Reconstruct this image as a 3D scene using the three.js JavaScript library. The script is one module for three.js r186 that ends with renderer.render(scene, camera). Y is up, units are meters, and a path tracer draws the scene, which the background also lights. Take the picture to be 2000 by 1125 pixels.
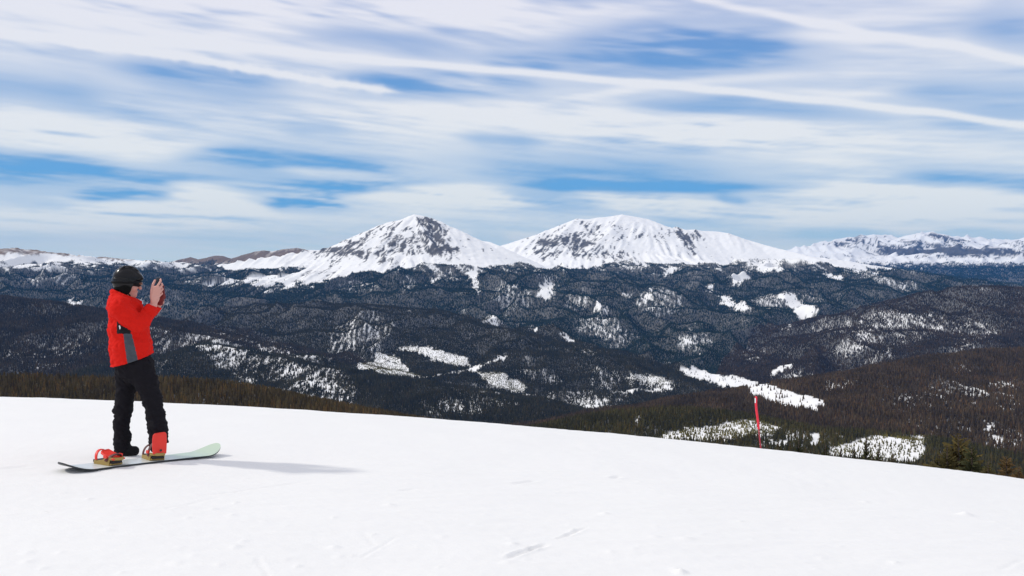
import * as THREE from 'three';
import { createNoise2D, createNoise3D } from 'simplex-noise';
import { mergeGeometries } from 'three/addons/utils/BufferGeometryUtils.js';

// ---------------------------------------------------------------- camera, sky, sun, exposure
const F = 1732, HZ = 515, EYE = 1.65;                    // focal length and horizon line of the photograph (2000 x 1125 px), eye height
const scene = new THREE.Scene();
const camera = new THREE.PerspectiveCamera(2 * Math.atan(562.5 / F) * 180 / Math.PI, 16 / 9, 0.1, 90000);
camera.position.set(0, EYE, 0);
camera.lookAt(0, EYE, -100);
camera.setViewOffset(2000, 1125, 0, 562.5 - HZ, 2000, 1125);   // level camera, lens shifted down a little

const renderer = new THREE.WebGLRenderer({ antialias: true });
renderer.toneMapping = THREE.LinearToneMapping;
renderer.toneMappingExposure = 0.98;
renderer.shadowMap.enabled = true;

const sun = new THREE.DirectionalLight(new THREE.Color(1, 0.955, 0.87), 2.0);
sun.name = 'sun';
const SUN = new THREE.Vector3(-Math.cos(0.73) * 0.985, Math.sin(0.73), -Math.cos(0.73) * 0.10).normalize();
sun.position.copy(SUN).multiplyScalar(200);
sun.target.position.set(0, 0, 0);
sun.castShadow = true;
sun.shadow.radius = 7;                                        // softened by the thin cirrus
sun.shadow.camera.left = sun.shadow.camera.bottom = -90; sun.shadow.camera.right = sun.shadow.camera.top = 90;
sun.shadow.camera.far = 500; sun.shadow.mapSize.set(4096, 4096);
scene.add(sun, sun.target);

scene.fog = new THREE.FogExp2(new THREE.Color(0.08, 0.38, 1.0), 0.0000165);

// ---------------------------------------------------------------- helpers
function rng(seed) { let s = seed | 0; return () => { s = (s + 0x6d2b79f5) | 0; let t = Math.imul(s ^ (s >>> 15), 1 | s); t = (t + Math.imul(t ^ (t >>> 7), 61 | t)) ^ t; return ((t ^ (t >>> 14)) >>> 0) / 4294967296; }; }
const noiseA = createNoise2D(rng(11)), noiseB = createNoise2D(rng(23)), noiseC = createNoise2D(rng(37)), noise3 = createNoise3D(rng(41));
const clamp = (x, a = 0, b = 1) => Math.min(b, Math.max(a, x));
const lerp = (a, b, t) => a + (b - a) * t;
const sstep = (a, b, x) => { const t = clamp((x - a) / (b - a)); return t * t * (3 - 2 * t); };
const fbm = (n, x, y, o) => { let s = 0, a = 0.5, f = 1; for (let i = 0; i < o; i++) { s += a * n(x * f + i * 17.3, y * f - i * 9.1); a *= 0.5; f *= 2.03; } return s; };
const used = new Map();
function numbered(name) { const k = used.get(name) ?? 0; used.set(name, k + 1); return k ? name + '_' + String(k).padStart(3, '0') : name; }
function tag(o, label, category, group, kind) {
  o.userData.label = label;
  if (category) o.userData.category = category;
  if (group) o.userData.group = group;
  if (kind) o.userData.kind = kind;
  return o;
}
function lit(o) { o.castShadow = true; o.receiveShadow = true; return o; }
function part(name, geo, mat, parent) { const m = lit(new THREE.Mesh(geo, mat)); m.name = name; parent.add(m); return m; }
function thing(name, pos = [0, 0, 0]) { const g = new THREE.Group(); g.name = numbered(name); g.position.set(...pos); scene.add(g); return g; }
const matte = (r, g, b, spec = 0.25, more = {}) => new THREE.MeshPhysicalMaterial({ color: new THREE.Color().setRGB(r, g, b), roughness: 0.95, specularIntensity: spec, ...more });
const std = (r, g, b, rough = 0.9, more = {}) => new THREE.MeshStandardMaterial({ color: new THREE.Color().setRGB(r, g, b), roughness: rough, ...more });

// ---------------------------------------------------------------- the sky: thin cirrus and old contrails over clear air
{
  const W = 4096, H = 2048, data = new Float32Array(W * H * 4), D = 180 / Math.PI;
  const ae = ([px, py]) => { const az = Math.atan((px - 1000) / F); return [az * D, Math.atan((HZ - py) / F * Math.cos(az)) * D]; };
  const strokes = [];
  const stroke = (pts, w, amp, opt = {}) => {
    const p = pts.map(ae), grow = (opt.grow ?? 2.6) * w;
    strokes.push({ p, w, amp, taper: opt.taper ?? 0.38, puff: opt.puff ?? 0, rag: opt.rag ?? 0.75, x0: Math.min(...p.map((q) => q[0])) - grow - 1, x1: Math.max(...p.map((q) => q[0])) + grow + 1, y0: Math.min(...p.map((q) => q[1])) - grow, y1: Math.max(...p.map((q) => q[1])) + grow });
  };
  // contrails
  stroke([[-320, 40], [0, 66], [230, 78], [500, 94], [800, 124], [1000, 139], [1250, 161], [1400, 176], [1600, 196], [1800, 217], [2000, 244], [2300, 285]], 0.16, 1.2, { taper: 0.02, rag: 0.1 });
  stroke([[-320, 36], [0, 62], [500, 92], [1000, 138]], 0.6, 0.3, { taper: 0.3, rag: 0.3 });
  stroke([[90, 80], [240, 94], [350, 110], [500, 137], [650, 161], [800, 182]], 0.20, 0.85, { taper: 0.1, puff: 1, rag: 0.3 });
  stroke([[130, 76], [350, 98], [520, 122], [660, 150]], 0.42, 0.22, { rag: 0.5 });
  stroke([[1330, -10], [1480, 22], [1600, 46], [1720, 70], [1850, 88], [2000, 118], [2200, 165]], 0.22, 0.62, { taper: 0.05, rag: 0.25 });
  stroke([[1250, 40], [1440, 58], [1600, 72], [1760, 84]], 0.36, 0.34, { rag: 0.4 });
  stroke([[1000, 212], [1120, 190], [1260, 170], [1400, 157], [1560, 146], [1720, 138]], 0.30, 0.36, { rag: 0.3 });
  stroke([[1150, 205], [1300, 185], [1500, 178], [1700, 190], [1900, 205]], 0.34, 0.2, { rag: 0.5 });
  // clear air between the veils
  stroke([[900, 118], [1150, 112], [1350, 108], [1540, 118], [1760, 130]], 1.2, -0.54);
  stroke([[1120, 78], [1300, 72], [1520, 66], [1700, 98]], 0.9, -0.45);
  stroke([[560, 150], [700, 158], [860, 168], [1020, 174], [1160, 172]], 0.72, -0.66);
  stroke([[470, 58], [640, 62], [840, 96], [1000, 116]], 0.7, -0.42);
  stroke([[900, 110], [1010, 122], [1120, 132]], 0.55, -0.4);
  stroke([[110, 106], [230, 128], [360, 140], [520, 158], [660, 176]], 0.85, -0.5);
  stroke([[-200, 150], [0, 160], [150, 172], [300, 176]], 0.8, -0.35);
  stroke([[1120, 200], [1250, 206], [1400, 208], [1600, 226], [1820, 236]], 0.8, -0.48);
  stroke([[1650, 190], [1800, 186], [1980, 196], [2200, 210]], 0.7, -0.38);
  stroke([[1820, 55], [1930, 52], [2080, 66], [2250, 90]], 0.9, -0.42);
  stroke([[520, 256], [640, 250], [720, 258]], 0.4, -0.26);
  stroke([[850, 262], [960, 272], [1060, 276], [1110, 268]], 0.42, -0.36);
  stroke([[-300, 300], [0, 312], [130, 318], [260, 325], [330, 336]], 0.5, -0.62);
  stroke([[250, 318], [440, 308], [560, 312], [700, 322], [880, 330]], 0.52, -0.5);
  stroke([[-260, 345], [0, 342], [160, 340], [300, 346], [520, 352]], 0.45, -0.42);
  stroke([[110, 383], [200, 381], [290, 382], [376, 384]], 0.36, -0.85, { rag: 0.9, taper: 0.3 });
  stroke([[360, 366], [500, 368], [640, 366], [800, 362], [980, 358]], 0.36, -0.6);
  stroke([[495, 398], [570, 396], [640, 398], [700, 406]], 0.33, -0.75, { rag: 0.9, taper: 0.3 });
  stroke([[980, 360], [1100, 363], [1240, 366], [1380, 366], [1560, 362]], 0.27, -0.85, { rag: 0.5, taper: 0.25 });
  stroke([[1380, 384], [1440, 390], [1480, 394]], 0.24, -0.4);
  stroke([[1640, 350], [1760, 348], [1880, 352], [2010, 362], [2240, 372]], 0.42, -0.72);
  stroke([[1920, 372], [2020, 376], [2200, 384]], 0.36, -0.4);
  stroke([[-500, 350], [0, 356], [400, 352], [900, 345], [1300, 346], [1700, 350]], 1.15, -0.24, { taper: 0.25 });
  stroke([[700, 322], [1000, 334], [1300, 336], [1640, 330]], 0.8, -0.2);
  stroke([[-200, 470], [60, 466], [240, 474], [480, 470], [620, 462]], 0.75, -0.12);
  stroke([[900, 455], [960, 470], [1010, 468]], 0.5, -0.3);
  stroke([[1500, 455], [1620, 452], [1760, 448]], 0.55, -0.26);
  // brighter veils
  stroke([[-300, 10], [100, 14], [400, 12], [800, 16], [1200, 20], [1500, 26]], 1.1, 0.42);
  stroke([[-200, 232], [100, 262], [300, 284], [430, 280]], 1.3, 0.40);
  stroke([[300, 240], [600, 232], [900, 222], [1200, 240], [1500, 252], [1800, 280], [2050, 288]], 0.9, 0.34);
  stroke([[1100, 280], [1400, 262], [1650, 270], [1900, 290]], 0.7, 0.30);
  stroke([[500, 326], [640, 338], [760, 344]], 0.25, 0.3);
  stroke([[60, 392], [200, 404], [380, 390], [470, 400], [560, 418]], 0.62, 0.60);
  stroke([[640, 390], [760, 384], [900, 382], [1020, 392], [1100, 396]], 0.58, 0.62);
  stroke([[1060, 388], [1130, 378], [1250, 388], [1370, 404], [1480, 414]], 0.6, 0.6);
  stroke([[1460, 386], [1600, 374], [1720, 368], [1860, 382], [2040, 392], [2250, 400]], 0.62, 0.62);
  stroke([[-200, 420], [100, 430], [400, 428], [640, 430]], 0.7, 0.36);
  stroke([[1400, 430], [1600, 420], [1800, 424], [2050, 420]], 0.9, 0.42);
  // the same kind of veils and gaps all round the rest of the sky
  const r = rng(77);
  for (let k = 0; k < 150; k++) {
    const az = 34 + r() * 292, el = 1 + 34 * r() * r() + 2, len = 6 + r() * 16, up = (r() - 0.6) * 0.12, w = (0.3 + r() * 0.7) * (0.6 + el / 14), amp = r() < 0.55 ? 0.25 + r() * 0.4 : -0.25 - r() * 0.5;
    const p = []; for (let i = 0; i <= 3; i++) p.push([(az > 180 ? az - 360 : az) + (i / 3 - 0.5) * len, el + up * (i / 3 - 0.5) * len]);
    if (p.some((q) => Math.abs(q[0]) > 179)) continue;
    strokes.push({ p, w, amp, taper: 0.38, puff: 0, rag: 0.55, x0: Math.min(...p.map((q) => q[0])) - 2.6 * w - 1, x1: Math.max(...p.map((q) => q[0])) + 2.6 * w + 1, y0: Math.min(...p.map((q) => q[1])) - 2.6 * w, y1: Math.max(...p.map((q) => q[1])) + 2.6 * w });
  }
  const cols = new Float32Array(3);
  for (let row = 0; row < H; row++) {
    const el = ((row + 0.5) / H - 0.5) * 180;
    const here = strokes.filter((s) => el > s.y0 && el < s.y1);
    for (let col = 0; col < W; col++) {
      const o = (row * W + col) * 4;
      if (el <= 0) { data[o] = 0.55; data[o + 1] = 0.62; data[o + 2] = 0.70; data[o + 3] = 1; continue; }
      let az = ((col + 0.5) / W - 0.5) * 360 + 90; if (az > 180) az -= 360;
      // noise lives on the sphere so that it has no seam
      const ca = Math.cos(az / D), sa = Math.sin(az / D), e2 = el + 0.07 * az * Math.max(0, 1 - Math.abs(az) / 180), st = 1 / (1 + el / 22);
      const big = noise3(ca * 2.1, sa * 2.1, e2 * 0.24 * st), mid = noise3(ca * 3 + 7, sa * 3, e2 * 0.8 * st), fine = noise3(ca * 5.5, sa * 5.5 + 3, e2 * 2.4 * st), wisp = 0.65 * noise3(ca * 11 + 3, sa * 11, e2 * 5.8 * st) + 0.5 * noise3(ca * 22, sa * 22 + 5, e2 * 12 * st);
      let cov = 0.67 + 0.22 * sstep(14, 30, el) + 0.12 * big + 0.11 * mid + 0.12 * fine + 0.10 * wisp;
      const wob = 0.22 * mid + 0.16 * fine + 0.08 * wisp;
      for (const s of here) {
        if (az < s.x0 || az > s.x1) continue;
        const n = s.p.length - 1, p = s.p;
        if (az < p[0][0] || az > p[n][0]) continue;
        let k = 0; while (k < n - 1 && az > p[k + 1][0]) k++;
        const t = (az - p[k][0]) / (p[k + 1][0] - p[k][0]), ts = t * t * (3 - 2 * t), bt = (az - p[0][0]) / (p[n][0] - p[0][0]), mid_ = p[k][1] + (p[k + 1][1] - p[k][1]) * lerp(t, ts, 0.4);
        const ends = sstep(-0.001, s.taper, bt) * sstep(1.001, 1 - s.taper, bt);
        let w = s.w * (1 + wob * s.rag * 1.6) * (0.35 + 0.65 * ends);
        if (s.puff) w *= 1 + 0.3 * noiseA(az * 0.8, el * 0.8) + 0.1 * noiseB(az * 1.9, el);
        const dy = (el - mid_ - s.rag * (0.30 * mid + 0.16 * fine) * Math.min(1, s.w * 1.4)) / (s.amp < 0 ? w * 1.25 : w);
        let g = Math.exp(-dy * dy) * ends;
        g *= 1 + s.rag * (1.0 * fine + 0.9 * wisp);
        cov += (s.amp < 0 ? s.amp * 0.66 : s.amp * 0.85) * g;
      }
      cov = clamp(cov, 0, 1.05);
      const a = sstep(0.02, 0.98, cov), h = clamp(el / 17), high = clamp((el - 17) / 60);
      const clear = [lerp(lerp(0.10, 0.19, h), 0.12, high), lerp(lerp(0.42, 0.335, h), 0.26, high), lerp(lerp(0.76, 0.67, h), 0.62, high)];
      const low = sstep(3.4, 0, el);
      clear[0] = lerp(clear[0], 0.58, low); clear[1] = lerp(clear[1], 0.87, low); clear[2] = lerp(clear[2], 0.84, low);
      const white = [lerp(0.885, 0.85, h), lerp(0.935, 0.85, h), lerp(0.90, 0.93, h)];
      for (let c = 0; c < 3; c++) data[o + c] = lerp(clear[c], white[c], a * 0.97);
      data[o + 3] = 1;
    }
  }
  const t = new THREE.DataTexture(data, W, H, THREE.RGBAFormat, THREE.FloatType);
  t.mapping = THREE.EquirectangularReflectionMapping; t.magFilter = THREE.LinearFilter; t.minFilter = THREE.LinearFilter; t.needsUpdate = true;
  scene.background = t; scene.environment = t;
}
//@SPLIT
// ---------------------------------------------------------------- the ski slope underfoot: a rounded crest that falls away ahead and to the side
function slopeHeight(x, d) {                                 // x across, d ahead, metres; 0 at the camera's feet
  const q = (X, Dd) => { const f = Math.max(0, Dd), b = Math.min(0, Dd); return -0.05 * X - 0.00502 * f * f - 0.00179 * X * f - 0.0026 * X * X * (Dd > 0 ? 1 : 0.6) - 0.03 * b; };
  const r = Math.hypot(x, d), R0 = 32;
  if (r <= R0) return q(x, d);
  const k = R0 / r, e = 0.5 / r, h0 = q(x * k, d * k), g = (q(x * (k), d * k) - q(x * (k - e), d * (k - e))) / 0.5;
  return h0 + g * (r - R0);
}
const tracks = [                                             // grooves left by edges: [x, d] polyline, width, depth
];
function onSlope(px, py) {                                   // where a sight line meets the slope
  const u = (px - 1000) / F, v = (py - HZ) / F;
  let a = 1, b = 19;
  for (let d = 1; d < 30; d += 0.05) if (EYE + -v * d <= slopeHeight(u * d, d)) { a = d - 0.05; b = d; break; }
  for (let i = 0; i < 20; i++) { const m = (a + b) / 2; if (EYE - v * m > slopeHeight(u * m, m)) a = m; else b = m; }
  return [u * b, b];
}
const track = (pts, w, depth) => tracks.push({ p: pts.map(([a, b]) => onSlope(a, b)), w, depth });
track([[-60, 1012], [0, 1007], [90, 998], [190, 988]], 0.016, 0.007);
track([[985, 1092], [1040, 1072], [1070, 1062]], 0.02, 0.016);
track([[1085, 1052], [1110, 1042], [1150, 1026]], 0.016, 0.010);
track([[700, 1092], [740, 1068], [780, 1044]], 0.012, 0.004);
track([[500, 1090], [530, 1130]], 0.012, 0.005);
track([[706, 1036], [735, 1066]], 0.012, 0.004);
track([[200, 1004], [330, 992], [440, 968]], 0.02, 0.004);
track([[330, 972], [440, 962], [520, 950], [640, 936]], 0.02, 0.005);
track([[1000, 944], [1052, 938]], 0.03, 0.012);
track([[780, 958], [812, 956]], 0.025, 0.010);
track([[0, 916], [60, 912]], 0.03, 0.010);
track([[1195, 934], [1212, 931]], 0.03, 0.015);
track([[1950, 1120], [2000, 1092]], 0.02, 0.005);
const lumps = [];
{
  const r = rng(5);
  for (let k = 0; k < 90; k++) lumps.push([...onSlope(r() * 2100 - 50, 920 + 200 * Math.pow(r(), 0.7)), 0.012 + 0.02 * r(), 0.006 + 0.014 * r() * r()]);
  lumps.push([...onSlope(1885, 1008), 0.05, 0.035], [...onSlope(1330, 1118), 0.03, 0.03], [...onSlope(1318, 1112), 0.02, 0.012], [...onSlope(1340, 1054), 0.05, 0.012], [...onSlope(1002, 1062), 0.03, 0.016], [...onSlope(1280, 1050), 0.03, 0.01]);
}
function snowDetail(x, d) {
  let h = 0.010 * noiseA(x * 0.5, d * 0.45) + 0.005 * noiseB(x * 0.35 + d * 0.5, d * 2.2 - x * 0.55) + 0.0045 * noiseC(x * 1.0 + 4 + d * 1.2, d * 6 - x * 1.7) + 0.0014 * noiseA(x * 7, d * 9);
  for (const t of tracks) {
    for (let k = 0; k + 1 < t.p.length; k++) {
      const [ax, ay] = t.p[k], [bx, by] = t.p[k + 1], dx = bx - ax, dy = by - ay, s = clamp(((x - ax) * dx + (d - ay) * dy) / (dx * dx + dy * dy)), e = Math.hypot(x - ax - dx * s, d - ay - dy * s);
      if (e < t.w * 4) {
        const f = (k + s) / (t.p.length - 1), fade = sstep(0, 0.15, f) * sstep(1, 0.8, f);
        h += fade * t.depth * (-Math.exp(-(e * e) / (t.w * t.w)) + 0.45 * Math.exp(-((e - t.w * 1.9) ** 2) / (t.w * t.w * 0.5)));
      }
    }
  }
  for (const [lx, ld, w, a] of lumps) { const q = (x - lx) ** 2 + (d - ld) ** 2; if (q < w * w * 9) h += a * Math.exp(-q / (w * w)); }
  return h;
}
const snowWhite = [0.825, 0.82, 0.79];
function noiseTexture(size, seed, fn) {
  const data = new Uint8Array(size * size * 4);
  for (let y = 0; y < size; y++) for (let x = 0; x < size; x++) { const v = clamp(fn(x / size, y / size)) * 255, o = (y * size + x) * 4; data[o] = data[o + 1] = data[o + 2] = v; data[o + 3] = 255; }
  const t = new THREE.DataTexture(data, size, size); t.wrapS = t.wrapT = THREE.RepeatWrapping; t.magFilter = THREE.LinearFilter; t.minFilter = THREE.LinearMipmapLinearFilter; t.generateMipmaps = true; t.needsUpdate = true; return t;
}
const tile4 = (u, v, f, n = noise3) => { const a = u * 2 * Math.PI, b = v * 2 * Math.PI, r = f / (2 * Math.PI); return n(Math.cos(a) * r + 3 * Math.cos(b) * r, Math.sin(a) * r + 9, Math.sin(b) * r * 1.4 + 2 * Math.cos(b) * r); };
const grain = noiseTexture(1024, 3, (u, v) => 0.5 + 0.22 * tile4(u, v, 30) + 0.2 * tile4(u, v, 90) + 0.18 * tile4(u, v, 220));
{
  const angs = [], rows = [0.7];
  for (let a = -37.5; a < 37.5; a += 75 / 430) angs.push(a);
  for (let a = 37.5; a < 322.49; a += 285 / 110) angs.push(a);
  for (let r = 0.8; r < 2.4; r *= 1.12) rows.push(r);
  for (let r = 2.4; r < 5; r += 0.022) rows.push(r);
  for (let r = 5; r < 9; r += 0.03) rows.push(r);
  for (let r = 9; r < 23; r *= 1.012) rows.push(r);
  for (let r = 23; r < 90; r *= 1.05) rows.push(r);
  const A = angs.length, R = rows.length, pos = new Float32Array((A * R + 1) * 3), uv = new Float32Array((A * R + 1) * 2), idx = [];
  for (let j = 0; j < R; j++) for (let i = 0; i < A; i++) {
    const a = angs[i] * Math.PI / 180, x = Math.sin(a) * rows[j], d = Math.cos(a) * rows[j], k = j * A + i;
    pos[k * 3] = x; pos[k * 3 + 1] = slopeHeight(x, d) + snowDetail(x, d); pos[k * 3 + 2] = -d; uv[k * 2] = x / 2.2; uv[k * 2 + 1] = d / 2.2;
  }
  for (let j = 0; j + 1 < R; j++) for (let i = 0; i < A; i++) { const a = j * A + i, b = j * A + (i + 1) % A, c = a + A, e = b + A; idx.push(a, b, e, a, e, c); }
  for (let i = 0; i < A; i++) idx.push(A * R, (i + 1) % A, i);
  const g = new THREE.BufferGeometry(); g.setAttribute('position', new THREE.BufferAttribute(pos, 3)); g.setAttribute('uv', new THREE.BufferAttribute(uv, 2)); g.setIndex(idx); g.computeVertexNormals();
  const m = lit(new THREE.Mesh(g, new THREE.MeshStandardMaterial({ color: new THREE.Color().setRGB(...snowWhite), roughness: 0.75, bumpMap: grain, bumpScale: 0.0022 })));
  m.name = 'snow_slope'; scene.add(tag(m, 'smooth groomed snow slope in the foreground, rolling off to a crest', 'snow slope', null, 'structure'));
}
console.log('slope done');

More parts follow.
